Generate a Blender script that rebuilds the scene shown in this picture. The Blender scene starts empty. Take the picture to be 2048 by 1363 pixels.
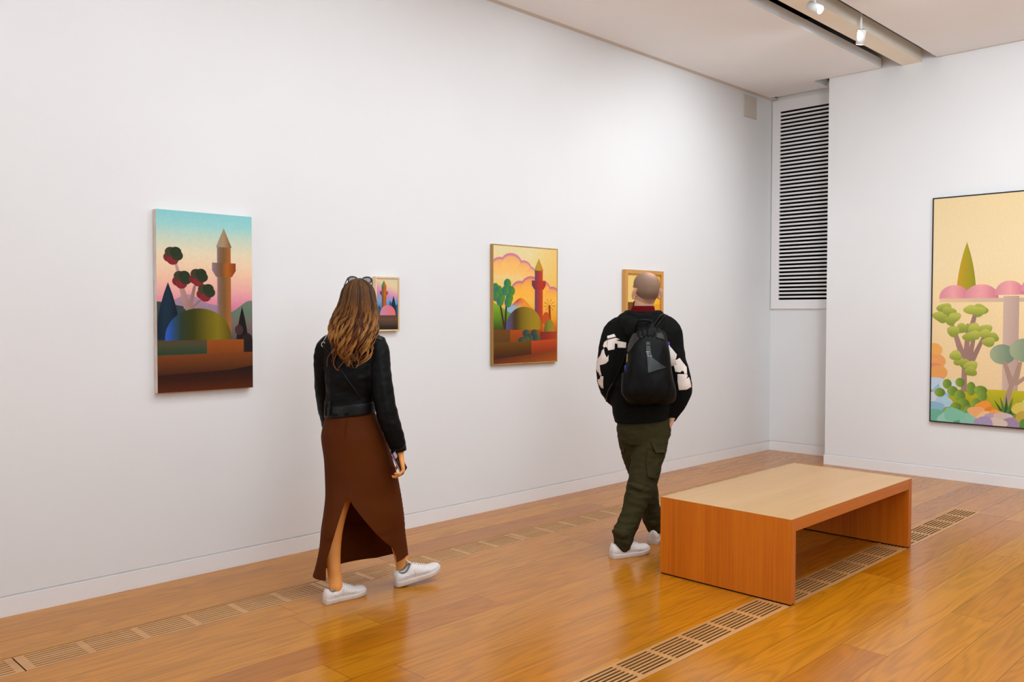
import bpy, bmesh, math, random
from mathutils import Vector, Matrix, noise
from mathutils.geometry import delaunay_2d_cdt
from mathutils.bvhtree import BVHTree

random.seed(7)
S = bpy.context.scene
COL = S.collection
V = Vector
PI = math.pi

# ------------------------------------------------------------------ camera
F_PX, PITCH, ROLL, YAW = 1741.04, -0.030148, 0.0012933, 0.783383
CAM = V((-8.769325, -4.731056, 1.48))
FW = V((math.cos(YAW) * math.cos(PITCH), math.sin(YAW) * math.cos(PITCH), math.sin(PITCH)))
R0 = V((math.sin(YAW), -math.cos(YAW), 0))
U0 = R0.cross(FW)
RT = R0 * math.cos(ROLL) + U0 * math.sin(ROLL)
UP = -R0 * math.sin(ROLL) + U0 * math.cos(ROLL)
cam = bpy.data.cameras.new('camera')
cam.sensor_width = 36
cam.lens = F_PX / 2048 * 36
cam.clip_end = 100
cam_o = bpy.data.objects.new('camera', cam)
COL.objects.link(cam_o)
cam_o.matrix_world = Matrix.Translation(CAM) @ Matrix((RT, UP, -FW)).transposed().to_4x4()
S.camera = cam_o

UH = V((math.sin(YAW), -math.cos(YAW), 0))      # horizontal, to the right of the photo
WH = V((math.cos(YAW), math.sin(YAW), 0))       # horizontal, away from the photographer
ZZ = V((0, 0, 1))


def P(x, y, d):
    """measured point of the photo at a distance d in metres -> world"""
    return CAM + (FW + RT * ((x - 1024) / F_PX) - UP * ((y - 681.5) / F_PX)) * d


def on_wall(x, y, dy=0.0):
    r = FW + RT * ((x - 1024) / F_PX) - UP * ((y - 681.5) / F_PX)
    return CAM + r * ((dy - CAM.y) / r.y)


# ------------------------------------------------------------------ materials
def lin(c):
    return tuple(((v / 255) / 12.92 if v / 255 <= .04045 else ((v / 255 + .055) / 1.055) ** 2.4) for v in c)


def mat(name, rgb=(128, 128, 128), rough=.5, spec=.5, metal=0.0, emit=None, estr=1.0, coat=0, alpha=1, trans=0):
    m = bpy.data.materials.new(name)
    m.use_nodes = True
    b = m.node_tree.nodes['Principled BSDF']
    b.inputs['Base Color'].default_value = (*lin(rgb), 1)
    b.inputs['Roughness'].default_value = rough
    b.inputs['Specular IOR Level'].default_value = spec
    b.inputs['Metallic'].default_value = metal
    b.inputs['Coat Weight'].default_value = coat
    b.inputs['Alpha'].default_value = alpha
    b.inputs['Transmission Weight'].default_value = trans
    if emit:
        b.inputs['Emission Color'].default_value = (*lin(emit), 1)
        b.inputs['Emission Strength'].default_value = estr
    return m


class NT:
    def __init__(s, m):
        s.t = m.node_tree
        s.b = s.t.nodes['Principled BSDF']

    def n(s, typ, **kw):
        nd = s.t.nodes.new(typ)
        for k, v in kw.items():
            if k.startswith('i_'):
                key = k[2:]
                key = int(key) if key.isdigit() else key.replace('_', ' ')
                if isinstance(v, bpy.types.NodeSocket):
                    s.t.links.new(v, nd.inputs[key])
                else:
                    nd.inputs[key].default_value = v
            else:
                setattr(nd, k, v)
        return nd

    def math(s, op, a, b=0.0, c=0.0):
        return s.n('ShaderNodeMath', operation=op, i_0=a, i_1=b, i_2=c).outputs[0]

    def link(s, a, key):
        s.t.links.new(a, s.b.inputs[key])

    def ramp(s, fac, stops):
        r = s.n('ShaderNodeValToRGB')
        s.t.links.new(fac, r.inputs[0])
        e = r.color_ramp.elements
        while len(e) < len(stops):
            e.new(.5)
        for el, (p, c) in zip(e, stops):
            el.position = p
            el.color = (*lin(c), 1)
        return r.outputs[0]

    def bump(s, h, strength=.2, dist=.01):
        b = s.n('ShaderNodeBump', i_Strength=strength, i_Distance=dist, i_Height=h)
        s.link(b.outputs[0], 'Normal')


def noisy(name, c1, c2, scale=(8, 8, 8), rough=.6, spec=.3, bump=0.0, bscale=60, detail=3, bdist=.004, sheen=0):
    m = mat(name, c1, rough, spec)
    q = NT(m)
    tc = q.n('ShaderNodeTexCoord')
    mp = q.n('ShaderNodeMapping', i_Vector=tc.outputs['Object'], i_Scale=scale)
    nz = q.n('ShaderNodeTexNoise', i_Vector=mp.outputs[0], i_Scale=1.0, i_Detail=detail)
    q.link(q.ramp(nz.outputs[0], [(.3, c1), (.7, c2)]), 'Base Color')
    if bump:
        n2 = q.n('ShaderNodeTexNoise', i_Vector=tc.outputs['Object'], i_Scale=bscale, i_Detail=4)
        q.bump(n2.outputs[0], bump, bdist)
    q.b.inputs['Sheen Weight'].default_value = sheen
    return m


def attr_mat(name, attr, rough=.5, spec=.3, grain=0.0, gscale=40, bump=0, mul=None):
    m = mat(name, (200, 200, 200), rough, spec)
    q = NT(m)
    a = q.n('ShaderNodeVertexColor', layer_name=attr)
    out = a.outputs[0]
    tc = q.n('ShaderNodeTexCoord')
    nz = q.n('ShaderNodeTexNoise', i_Vector=tc.outputs['Object'], i_Scale=gscale, i_Detail=4)
    if grain:
        hs = q.n('ShaderNodeHueSaturation', i_Color=out)
        v = q.math('MULTIPLY_ADD', nz.outputs[0], 2 * grain, 1 - grain)
        q.t.links.new(v, hs.inputs['Value'])
        out = hs.outputs[0]
    q.link(out, 'Base Color')
    if bump:
        q.bump(nz.outputs[0], bump, .003)
    return m


def wood(name, c1, c2, c3, axis, rough=.35, freq=55, spec=.5, seam=None, coat=0):
    """fine straight veneer grain running along `axis`"""
    m = mat(name, c2, rough, spec, coat=coat)
    q = NT(m)
    tc = q.n('ShaderNodeTexCoord')
    sc = [freq, freq, freq]
    sc[axis] = 1.6
    mp = q.n('ShaderNodeMapping', i_Vector=tc.outputs['Object'], i_Scale=sc)
    n1 = q.n('ShaderNodeTexNoise', i_Vector=mp.outputs[0], i_Scale=1.0, i_Detail=5, i_Roughness=.65)
    sc2 = [5, 5, 5]
    sc2[axis] = .35
    mp2 = q.n('ShaderNodeMapping', i_Vector=tc.outputs['Object'], i_Scale=sc2)
    n2 = q.n('ShaderNodeTexNoise', i_Vector=mp2.outputs[0], i_Scale=1.0, i_Detail=2)
    f = q.math('ADD', q.math('MULTIPLY', n1.outputs[0], .6), q.math('MULTIPLY', n2.outputs[0], .4))
    q.link(q.ramp(f, [(.33, c1), (.5, c2), (.68, c3)]), 'Base Color')
    q.bump(n1.outputs[0], .04, .001)
    return m


def floor_mat():
    m = mat('oak_floor', (180, 120, 50), .2, .5)
    q = NT(m)
    geo = q.n('ShaderNodeNewGeometry')
    sep = q.n('ShaderNodeSeparateXYZ', i_0=geo.outputs['Position'])
    x, y = sep.outputs[0], sep.outputs[1]
    row_f = q.math('DIVIDE', q.math('ADD', y, .147 + 40 * .207), .207)
    row = q.math('FLOOR', row_f)
    fy = q.math('FRACT', row_f)
    w1 = q.n('ShaderNodeTexWhiteNoise', noise_dimensions='1D', i_W=row)
    xs = q.math('DIVIDE', q.math('ADD', q.math('ADD', x, 60), q.math('MULTIPLY', w1.outputs[0], 2.1)), 2.1)
    ix = q.math('FLOOR', xs)
    fx = q.math('FRACT', xs)
    cid = q.math('ADD', q.math('MULTIPLY', row, 17.31), q.math('MULTIPLY', ix, 3.77))
    w2 = q.n('ShaderNodeTexWhiteNoise', noise_dimensions='1D', i_W=cid)
    rnd = w2.outputs[0]
    # grain space: along the board, across the board, shifted per board
    cx = q.n('ShaderNodeCombineXYZ', i_0=q.math('MULTIPLY', x, .55), i_1=q.math('MULTIPLY', y, 5.0), i_2=q.math('MULTIPLY', rnd, 37.0))
    nb = q.n('ShaderNodeTexNoise', i_Vector=cx.outputs[0], i_Scale=1.0, i_Detail=2.5, i_Roughness=.5)
    ringsv = q.math('SINE', q.math('MULTIPLY', nb.outputs[0], 95.0))
    cx2 = q.n('ShaderNodeCombineXYZ', i_0=q.math('MULTIPLY', x, 3.0), i_1=q.math('MULTIPLY', y, 130.0), i_2=q.math('MULTIPLY', rnd, 11.0))
    nf = q.n('ShaderNodeTexNoise', i_Vector=cx2.outputs[0], i_Scale=1.0, i_Detail=3, i_Roughness=.6)
    base = q.ramp(rnd, [(0, (174, 101, 8)), (.3, (182, 110, 12)), (.6, (188, 117, 17)), (.85, (194, 124, 24)), (1, (178, 104, 10))])
    g = q.math('ADD', q.math('MULTIPLY', q.math('POWER', q.math('MULTIPLY_ADD', ringsv, .5, .5), 2.0), -.17),
               q.math('MULTIPLY', q.math('SUBTRACT', nf.outputs[0], .5), .55))
    g = q.math('ADD', g, q.math('MULTIPLY', q.math('SUBTRACT', nb.outputs[0], .5), .28))
    val = q.math('ADD', 1.0, g)
    # seams
    e1 = q.math('MINIMUM', fy, q.math('SUBTRACT', 1.0, fy))
    s1 = q.math('LESS_THAN', e1, .0085)
    e2 = q.math('MINIMUM', fx, q.math('SUBTRACT', 1.0, fx))
    s2 = q.math('LESS_THAN', e2, .0009)
    sm = q.math('MAXIMUM', s1, s2)
    val = q.math('MULTIPLY', val, q.math('SUBTRACT', 1.0, q.math('MULTIPLY', sm, .5)))
    hs = q.n('ShaderNodeHueSaturation', i_Color=base, i_Value=val, i_Saturation=1.0)
    q.link(hs.outputs[0], 'Base Color')
    q.link(q.math('MULTIPLY_ADD', nf.outputs[0], .10, .17), 'Roughness')
    h = q.math('ADD', q.math('MULTIPLY', sm, -.6), q.math('MULTIPLY', nf.outputs[0], .12))
    q.bump(h, .12, .002)
    return m


M = {}
M['wall'] = noisy('white_wall_paint', (231, 230, 229), (228, 227, 226), (1.2, 1.2, 1.2), .75, .2, .02, 220)
M['base'] = mat('white_gloss_paint', (236, 233, 231), .4, .4)
M['gap'] = mat('grey_reveal', (196, 192, 188), .8, .1)
M['ceil'] = noisy('warm_white_plaster', (246, 246, 246), (244, 244, 244), (3, 3, 3), .85, .1, .06, 160)
M['beam'] = noisy('cream_plaster', (250, 241, 224), (248, 238, 220), (3, 3, 3), .8, .1, .04, 120)
M['cavity'] = mat('dark_void', (14, 17, 18), .9, .1)
M['strip'] = mat('taupe_edge', (222, 212, 200), .8, .1)
M['floor'] = floor_mat()
M['grille'] = wood('oak_grille', (178, 122, 66), (192, 138, 82), (202, 150, 96), 0, .35, 40)
M['trough'] = mat('trough_slot_shade', (24, 10, 2), .95, .0)
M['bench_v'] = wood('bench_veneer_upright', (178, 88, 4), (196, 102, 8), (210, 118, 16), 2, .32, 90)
M['bench_h'] = wood('bench_veneer_top_sheen', (186, 141, 86), (196, 151, 95), (205, 160, 105), 0, .3, 60)  # paler than the uprights: reflected light painted into the top
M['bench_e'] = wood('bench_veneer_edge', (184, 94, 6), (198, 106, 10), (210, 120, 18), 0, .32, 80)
M['bench_dark'] = mat('bench_gap_shade', (40, 22, 12), .8, .1)  # dark colour stands in for shade in the bottom gap
M['white_metal'] = mat('white_enamel', (230, 228, 226), .4, .5)
M['lens'] = mat('lit_lens', (255, 255, 255), .3, .5, emit=(255, 250, 240), estr=9)
M['black'] = mat('black_slot_shade', (6, 6, 6), .9, .1)
M['beige'] = mat('beige_plate', (205, 198, 186), .7, .2)
M['paint'] = attr_mat('oil_paint', 'paint', .6, .15, .07, 60, .06)
M['canvas'] = noisy('raw_canvas_edge', (222, 214, 206), (206, 180, 160), (40, 40, 14), .8, .1)
M['gold'] = wood('gilt_strip', (150, 110, 50), (176, 132, 66), (196, 156, 90), 2, .45, 50)
M['maple'] = wood('pale_maple', (206, 172, 130), (220, 188, 146), (228, 198, 160), 2, .45, 50)
M['oakframe'] = wood('honey_oak', (186, 128, 58), (204, 146, 74), (214, 160, 90), 2, .4, 50)
M['blackframe'] = mat('black_frame', (26, 22, 22), .5, .3)
M['skin_w'] = noisy('skin_warm', (238, 164, 90), (232, 154, 80), (14, 14, 14), .5, .35, .03, 200)
M['skin_m'] = noisy('skin_light', (214, 164, 132), (206, 152, 120), (14, 14, 14), .5, .35, .03, 200)
M['leather'] = noisy('black_leather', (8, 7, 6), (11, 10, 9), (9, 9, 9), .5, .10, .25, 45, bdist=.006)
M['belt'] = noisy('black_leather_belt', (9, 8, 7), (12, 11, 10), (9, 9, 9), .46, .25, .15, 60)
M['skirt'] = noisy('brown_jersey', (84, 38, 3), (76, 32, 2), (6, 6, 6), .7, .10, .12, 30, bdist=.006)
M['shoe'] = noisy('white_shoe_leather', (226, 218, 212), (218, 208, 202), (20, 20, 20), .5, .4, .05, 120)
M['sole'] = noisy('white_rubber_sole', (212, 198, 188), (200, 184, 172), (18, 18, 18), .7, .2)
M['seam'] = mat('grey_stitching', (186, 174, 166), .8, .1)
M['lace'] = mat('white_lace', (236, 232, 230), .8, .1)
M['sock'] = mat('grey_lining', (120, 116, 112), .9, .1)
M['hair'] = attr_mat('brown_hair', 'tone', .5, .22, .34, 160)
M['stubble'] = attr_mat('cropped_hair', 'tone', .8, .15, .20, 330)
M['frame_black'] = mat('black_acetate', (16, 16, 20), .25, .5)
M['lens_grey'] = mat('grey_tinted_lens', (120, 116, 118), .1, .5, alpha=.55)
M['silver'] = mat('silver', (214, 206, 200), .25, .5, 1.0)
M['phone'] = mat('phone_glass', (14, 12, 16), .15, .5)
M['phone_case'] = mat('lilac_phone_edge', (176, 150, 170), .3, .5)
M['hoodie'] = noisy('black_cotton', (11, 11, 10), (14, 14, 13), (8, 8, 8), .92, .12, .2, 260)
M['print'] = noisy('white_print', (226, 212, 202), (216, 200, 188), (14, 14, 14), .8, .15)
M['collar'] = noisy('dark_red_knit', (104, 12, 16), (90, 8, 14), (60, 60, 60), .9, .1, .2, 300)
M['trouser'] = noisy('olive_twill', (54, 48, 24), (47, 42, 20), (9, 9, 9), .85, .15, .2, 60, bdist=.006)
M['pack'] = noisy('black_pack_leather', (7, 6, 5), (10, 9, 8), (8, 8, 8), .48, .12, .2, 40, bdist=.006)
M['pack_olive'] = noisy('worn_black_leather', (26, 26, 18), (20, 20, 14), (12, 12, 12), .5, .4, .2, 60)
M['pack_shiny'] = noisy('charcoal_leather', (30, 30, 27), (24, 24, 22), (12, 12, 12), .4, .45, .15, 200)
M['letter'] = mat('white_lettering', (200, 196, 188), .6, .2)
M['cap_blue'] = mat('blue_plastic', (36, 44, 176), .4, .5)
M['clear'] = mat('clear_plastic', (222, 216, 208), .15, .5, alpha=.75)
M['tag'] = mat('yellow_tag', (150, 132, 60), .6, .3)
M['eye'] = mat('eye_white', (235, 232, 228), .2, .5)
M['lip'] = mat('nail', (224, 170, 150), .3, .5)


# ------------------------------------------------------------------ mesh helpers
class MB:
    def __init__(s):
        s.v, s.f, s.c = [], [], []

    def box(s, a, b, mtx=None):
        x0, y0, z0 = a
        x1, y1, z1 = b
        i = len(s.v)
        pts = [(x0, y0, z0), (x1, y0, z0), (x1, y1, z0), (x0, y1, z0), (x0, y0, z1), (x1, y0, z1), (x1, y1, z1), (x0, y1, z1)]
        s.v += [(mtx @ V(p)) if mtx else V(p) for p in pts]
        s.f += [[i + k for k in q] for q in ((0, 3, 2, 1), (4, 5, 6, 7), (0, 1, 5, 4), (1, 2, 6, 5), (2, 3, 7, 6), (3, 0, 4, 7))]
        return s

    def loft(s, rings, cap=True, closed=True, col=None):
        i = len(s.v)
        n = len(rings[0])
        for k, r in enumerate(rings):
            s.v += [V(p) for p in r]
            if col:
                s.c += [col[k]] * n
        for k in range(len(rings) - 1):
            for j in range(n if closed else n - 1):
                a, b = i + k * n + j, i + k * n + (j + 1) % n
                s.f.append([a, b, b + n, a + n])
        if cap:
            s.f.append([i + j for j in range(n)][::-1])
            s.f.append([i + (len(rings) - 1) * n + j for j in range(n)])
        return s

    def tube(s, pts, rad, n=12, ends=True, flat=1.0, flat_dir=None, col=None):
        pts = [V(p) for p in pts]
        if not hasattr(rad, '__len__'):
            rad = [rad] * len(pts)
        rad = list(rad)
        tang = [((pts[min(k + 1, len(pts) - 1)] - pts[max(k - 1, 0)]).normalized()) for k in range(len(pts))]
        if ends:   # rounded ends
            p0, p1, t0, t1, r0, r1 = pts[0], pts[-1], tang[0], tang[-1], rad[0], rad[-1]
            a = [(p0 - t0 * r0 * math.sin(q), max(r0 * math.cos(q), r0 * .05)) for q in (1.5, 1.1, .6)]
            b = [(p1 + t1 * r1 * math.sin(q), max(r1 * math.cos(q), r1 * .05)) for q in (.6, 1.1, 1.5)]
            pts = [q[0] for q in a] + pts + [q[0] for q in b]
            rad = [q[1] for q in a] + rad + [q[1] for q in b]
            tang = [t0] * 3 + tang + [t1] * 3
            if col:
                col = [col[0]] * 3 + list(col) + [col[-1]] * 3
        ref = flat_dir or (V((0, 0, 1)) if abs(tang[0].z) < .9 else V((1, 0, 0)))
        rings = []
        nx = None
        for p, r, t in zip(pts, rad, tang):
            nx = (ref if (nx is None or flat_dir) else nx)
            nx = (nx - t * nx.dot(t))
            nx = nx.normalized() if nx.length > 1e-6 else t.orthogonal().normalized()
            ny = t.cross(nx)
            rings.append([p + nx * (r * flat * math.cos(2 * PI * j / n)) + ny * (r * math.sin(2 * PI * j / n)) for j in range(n)])
        return s.loft(rings, True, True, col)

    def ball(s, c, ax, ay, az, n=16, m=10):
        """ellipsoid with three axis vectors"""
        c, ax, ay, az = V(c), V(ax), V(ay), V(az)
        rings = []
        for k in range(m + 1):
            t = -PI / 2 + PI * k / m
            ct = max(math.cos(t), .02)
            rings.append([c + az * math.sin(t) + ax * (ct * math.cos(2 * PI * j / n)) + ay * (ct * math.sin(2 * PI * j / n)) for j in range(n)])
        return s.loft(rings)

    def build(s, name, m, parent=None, smooth=True, mods=(), bevel=0):
        me = bpy.data.meshes.new(name)
        me.from_pydata([tuple(p) for p in s.v], [], s.f)
        me.update()
        bm = bmesh.new()
        bm.from_mesh(me)
        bmesh.ops.recalc_face_normals(bm, faces=bm.faces)
        bm.to_mesh(me)
        bm.free()
        if s.c and len(s.c) == len(s.v):
            put_cols(me, 'tone', s.c)
        if smooth:
            me.polygons.foreach_set('use_smooth', [True] * len(me.polygons))
        o = bpy.data.objects.new(name, me)
        COL.objects.link(o)
        me.materials.append(M[m] if isinstance(m, str) else m)
        if bevel:
            b = o.modifiers.new('Bevel', 'BEVEL')
            b.width, b.segments, b.limit_method = bevel, 2, 'ANGLE'
        if parent:
            par(o, parent)
        return o

    def solid(s, name, m, parent=None, vox=.006, smooth=6, wrinkle=None, sub=None):
        """union of the shapes as ONE continuous skin"""
        o = s.build(name, m, None)
        r = o.modifiers.new('Remesh', 'REMESH')
        r.mode, r.voxel_size = 'VOXEL', vox
        if smooth:
            q = o.modifiers.new('Smooth', 'SMOOTH')
            q.factor, q.iterations = .5, smooth
        dg = bpy.context.evaluated_depsgraph_get()
        me = bpy.data.meshes.new_from_object(o.evaluated_get(dg))
        me.name = name
        o.modifiers.clear()
        old = o.data
        o.data = me
        bpy.data.meshes.remove(old)
        if not me.materials:
            me.materials.append(M[m])
        if wrinkle:
            nr = [p.vector.copy() for p in me.vertex_normals]
            for k, v in enumerate(me.vertices):
                v.co += nr[k] * wrinkle(v.co, nr[k])
            me.update()
        me.polygons.foreach_set('use_smooth', [True] * len(me.polygons))
        if parent:
            par(o, parent)
        return o


def put_cols(me, name, cols):
    a = me.color_attributes.new(name, 'FLOAT_COLOR', 'POINT')
    flat = []
    for c in cols:
        flat += [c[0], c[1], c[2], 1.0]
    a.data.foreach_set('color', flat)


def par(o, parent):
    o.parent = parent
    o.matrix_parent_inverse = Matrix.Translation(parent.matrix_basis.translation).inverted()


def tag(o, label, cat=None, group=None, kind=None):
    if label:
        o['label'] = label
    if cat:
        o['category'] = cat
    if group:
        o['group'] = group
    if kind:
        o['kind'] = kind
    return o


def empty(name, loc, label, cat, group=None):
    o = bpy.data.objects.new(name, None)
    o.empty_display_size = .1
    COL.objects.link(o)
    o.location = loc
    return tag(o, label, cat, group)


def boxobj(name, a, b, m, parent=None, bevel=0, kind=None):
    o = MB().box(a, b).build(name, m, parent, False, bevel=bevel)
    if kind:
        o['kind'] = kind
    return o


def ell(c, hw, b, n=40, p=2.0, tilt=0.0, shear=0.0, u=UH, w=WH, up=ZZ, fn=None):
    """horizontal (super)ellipse ring; tilt raises the right side, shear pushes the right side away"""
    out = []
    for j in range(n):
        t = 2 * PI * j / n
        ct, st = math.cos(t), math.sin(t)
        ct = math.copysign(abs(ct) ** (2 / p), ct)
        st = math.copysign(abs(st) ** (2 / p), st)
        k = fn(t) if fn else 1.0
        out.append(V(c) + u * (hw * ct * k) + w * (b * st * k + shear * ct) + up * (tilt * ct))
    return out


def pring(x, y, hwpx, d, b, **kw):
    return ell(P(x, y, d), hwpx * d / F_PX, b, **kw)


def smooth_rings(rows, k=4):
    """rows of numbers -> Catmull-Rom refined rows"""
    out = []
    n = len(rows)
    for i in range(n - 1):
        p0, p1, p2, p3 = rows[max(i - 1, 0)], rows[i], rows[i + 1], rows[min(i + 2, n - 1)]
        for j in range(k):
            t = j / k
            out.append([.5 * (2 * b + (c - a) * t + (2 * a - 5 * b + 4 * c - e) * t * t + (3 * b - a - 3 * c + e) * t ** 3)
                        for a, b, c, e in zip(p0, p1, p2, p3)])
    out.append(list(rows[-1]))
    return out


def ptube(mb, rows, n=18, k=3, ends=True):
    rr = smooth_rings(rows, k)
    mb.tube([P(r[0], r[1], r[2]) for r in rr], [r[3] for r in rr], n, ends)


# ------------------------------------------------------------------ room shell
XR = -.4538       # face of the projecting right-hand wall
YR = -.847        # its near edge
ZC = 3.80         # underside of the ceiling panels


def wall_y(name, x0, x1, z0, z1, y0, y1, m, kind='structure'):
    return boxobj(name, (x0, y0, z0), (x1, y1, z1), m, kind=kind)


# left wall, with its shadow gap over the skirting board
mb = MB()
mb.box((-13, 0, .103), (.3, .25, 4.6)).box((-13, .006, 0), (.3, .25, .103))
o = mb.build('wall_left', 'wall', None, False)
o['kind'] = 'structure'
boxobj('baseboard_left', (-13, -.003, 0), (0, .0058, .093), 'base', kind='structure')
mb = MB()
mb.box((0, -.846, .105), (.3, -.0, 4.6)).box((.006, -.846, 0), (.3, 0, .105))
o = mb.build('wall_back', 'wall', None, False)
o['kind'] = 'structure'
boxobj('baseboard_back', (-.003, -.8465, 0), (.0058, -.0035, .092), 'base', kind='structure')
mb = MB()
mb.box((XR, -12, .105), (.3, YR, 4.6)).box((XR + .006, -12, 0), (.3, YR - .0, .105))
o = mb.build('wall_right', 'wall', None, False)
o['kind'] = 'structure'
boxobj('baseboard_right', (XR - .012, -12, 0), (XR + .0058, YR + .006, .093), 'base', kind='structure')

# ceiling panels floating under a dark void, with a slot for the lighting track
mb = MB()
mb.box((-13, -1.367, ZC), (XR - .030, -.062, ZC + .085))
mb.box((XR - .0301, -.70, ZC), (-.17, -.062, ZC + .085))
o = mb.build('ceiling_left', 'ceil', None, False)
o['kind'] = 'structure'
boxobj('ceiling_right', (-13, -12, ZC), (XR - .030, -1.862, ZC + .085), 'ceil', kind='structure')
boxobj('ceiling_void', (-13, -12, 4.6), (.3, .25, 4.65), 'cavity', kind='structure')
boxobj('beam_track', (-13, -1.726, 3.788), (XR, -1.553, 3.9), 'beam', kind='structure')
boxobj('trim_1', (-13, -.061, ZC + .004), (0, -.001, ZC + .02), 'strip', kind='structure')
boxobj('trim_2', (-.17, -.845, ZC + .035), (-.001, -.062, ZC + .06), 'beam', kind='structure')
boxobj('trim_3', (-.45, -.845, ZC + .10), (-.171, -.70, ZC + .12), 'strip', kind='structure')
boxobj('trim_4', (XR - .0295, -1.366, ZC + .003), (XR - .0005, -.85, ZC + .02), 'strip', kind='structure')
boxobj('trim_5', (XR - .0295, -12, ZC + .003), (XR - .0005, -1.90, ZC + .02), 'strip', kind='structure')

# floor with two troughs for the grilles
GL = (-.785, -.578)      # left trough
GR = (-2.642, -2.456)    # right trough
mb = MB()
X0, X1 = -13, .3
for a, b in ((-12, GR[0]), (GR[1], GL[0]), (GL[1], .012)):
    mb.box((X0, a, -.1), (X1, b, 0))
mb.box((-1.66, GL[0], -.1), (X1, GL[1], 0)).box((X0, GL[0], -.1), (-9.16, GL[1], 0))
mb.box((-1.66, GR[0], -.1), (X1, GR[1], 0)).box((X0, GR[0], -.1), (-7.66, GR[1], 0))
o = mb.build('floor', 'floor', None, False)
o['kind'] = 'structure'
mb = MB()
for (a, b), xa in ((GL, -9.16), (GR, -7.66)):
    mb.box((xa, a, -.1), (-1.66, b, -.06))
o = mb.build('floor_trough', 'trough', None, False)
o['kind'] = 'structure'


def grille_mesh(y0, y1, s0, s1, ends):
    """a 1.5 m oak board with six fields of seven slots; s0..s1 is the slotted width"""
    mb = MB()
    t = .004
    L = 1.496
    xs = [.041 + k * .2425 for k in range(6)]
    sw = .0105
    ny = 7
    pit = (s1 - s0 - sw) / (ny - 1)
    ys = [s0 + k * pit for k in range(ny)]
    # cross pieces
    edges = [0.002] + [v for x in xs for v in (x, x + .212)] + [L]
    for k in range(0, len(edges), 2):
        mb.box((edges[k], y0, -t), (edges[k + 1], y1, 0))
    for x in xs:
        lo = y0
        for y in ys + [None]:
            hi = y if y is not None else y1
            mb.box((x, lo, -t), (x + .212, hi, 0))
            lo = (y or 0) + sw
    return mb


n = 0
for side, yy, slots, xs in (('left', (-.7835, -.588), (-.766, -.603), (-9.16, -7.66, -6.16, -4.66, -3.16)),
                            ('right', (-2.6405, -2.4575), (-2.614, -2.474), (-7.66, -6.16, -4.66, -3.16))):
    first = None
    for x in xs:
        if first is None:
            first = grille_mesh(yy[0], yy[1], slots[0], slots[1], side).build('floor_grille', 'grille', None, False)
            o = first
        else:
            o = first.copy()
            COL.objects.link(o)
        bk_ = (first_back.copy() if o is not first else None)
        if bk_ is None:
            first_back = MB().box((.002, yy[0] + .002, -.02), (1.494, yy[1] - .002, -.0042)).build('slot_shade', 'trough', first, False)  # dark sheet painting the shade inside the slots
        else:
            COL.objects.link(bk_)
            bk_.parent = o
            bk_.matrix_parent_inverse = Matrix()
        o.location = (x, 0 if not (side == 'left' and x == -6.16) else -.0008, .0008)
        lab = {('left', -9.16): 'slotted oak floor grille along the left wall, cut off by the left photo edge',
               ('left', -7.66): 'slotted oak floor grille board along the left wall, left of the woman\'s feet',
               ('left', -6.16): 'slotted oak floor grille board along the left wall, behind the woman\'s shoes',
               ('left', -4.66): 'slotted oak floor grille board along the left wall, between the woman and the man',
               ('left', -3.16): 'slotted oak floor grille board along the left wall, mostly hidden behind the bench',
               ('right', -7.66): 'slotted oak floor grille board cut by the bottom photo edge, in line with the bench',
               ('right', -6.16): 'slotted oak floor grille board ending right in front of the bench',
               ('right', -4.66): 'slotted oak floor grille board lying under the bench',
               ('right', -3.16): 'slotted oak floor grille board beyond the bench on the far right'}[(side, x)]
        tag(o, lab, 'floor grille', 'floor grilles along the wall' if side == 'left' else 'floor grilles in line with the bench')

# ------------------------------------------------------------------ wall vent, plate
vent = empty('wall_vent', (-.01, -.42, 1.55), 'tall white louvred ventilation panel with black slots in the corner recess', 'vent')
fr = MB()
y0, y1, z0, z1 = -.845, -.010, 1.548, 3.79
sy0, sy1 = -.842, -.100
fr.box((-.022, sy1, z0), (0, y1, z1)).box((-.022, y0, z0), (0, sy1, 1.645)).box((-.022, y0, 3.69), (0, sy1, z1))
fr.build('frame', 'base', vent, False)
sl = MB()
npit = 50
pit = (3.69 - 1.645) / npit
for k in range(npit):
    zb = 1.645 + k * pit
    sl.box((-.0215, sy0, zb + .0225), (-.002, sy1, zb + pit))
sl.build('slats', 'base', vent, False)
boxobj('backing', (-.002, sy0, 1.645), (-.0005, sy1, 3.69), 'black', vent)  # black sheet stands in for the shaded hollow behind the slats
tag(boxobj('mounted_plate', (-.615, -.012, 3.548), (-.362, 0, 3.772), 'beige', bevel=.002),
    'small square beige plate high on the left wall near the corner', 'cover plate')

# ------------------------------------------------------------------ bench
BX0, BX1, BY0, BY1, BH = -4.662, -3.060, -2.643, -1.842, .443
bench = empty('bench', ((BX0 + BX1) / 2, (BY0 + BY1) / 2, 0), 'low honey oak museum bench, open block shape, standing on the wooden floor', 'bench')
TH = .066
PT = .047
mb = MB()
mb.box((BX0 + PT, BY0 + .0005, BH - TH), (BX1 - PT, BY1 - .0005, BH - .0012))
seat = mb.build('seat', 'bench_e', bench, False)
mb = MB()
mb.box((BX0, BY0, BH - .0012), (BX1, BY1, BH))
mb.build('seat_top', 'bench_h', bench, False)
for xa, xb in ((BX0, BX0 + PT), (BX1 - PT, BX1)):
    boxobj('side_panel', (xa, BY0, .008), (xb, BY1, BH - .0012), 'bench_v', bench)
    boxobj('gap_shade_strip', (xa + .004, BY0 + .004, 0), (xb - .004, BY1 - .004, .008), 'bench_dark', bench)


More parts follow.
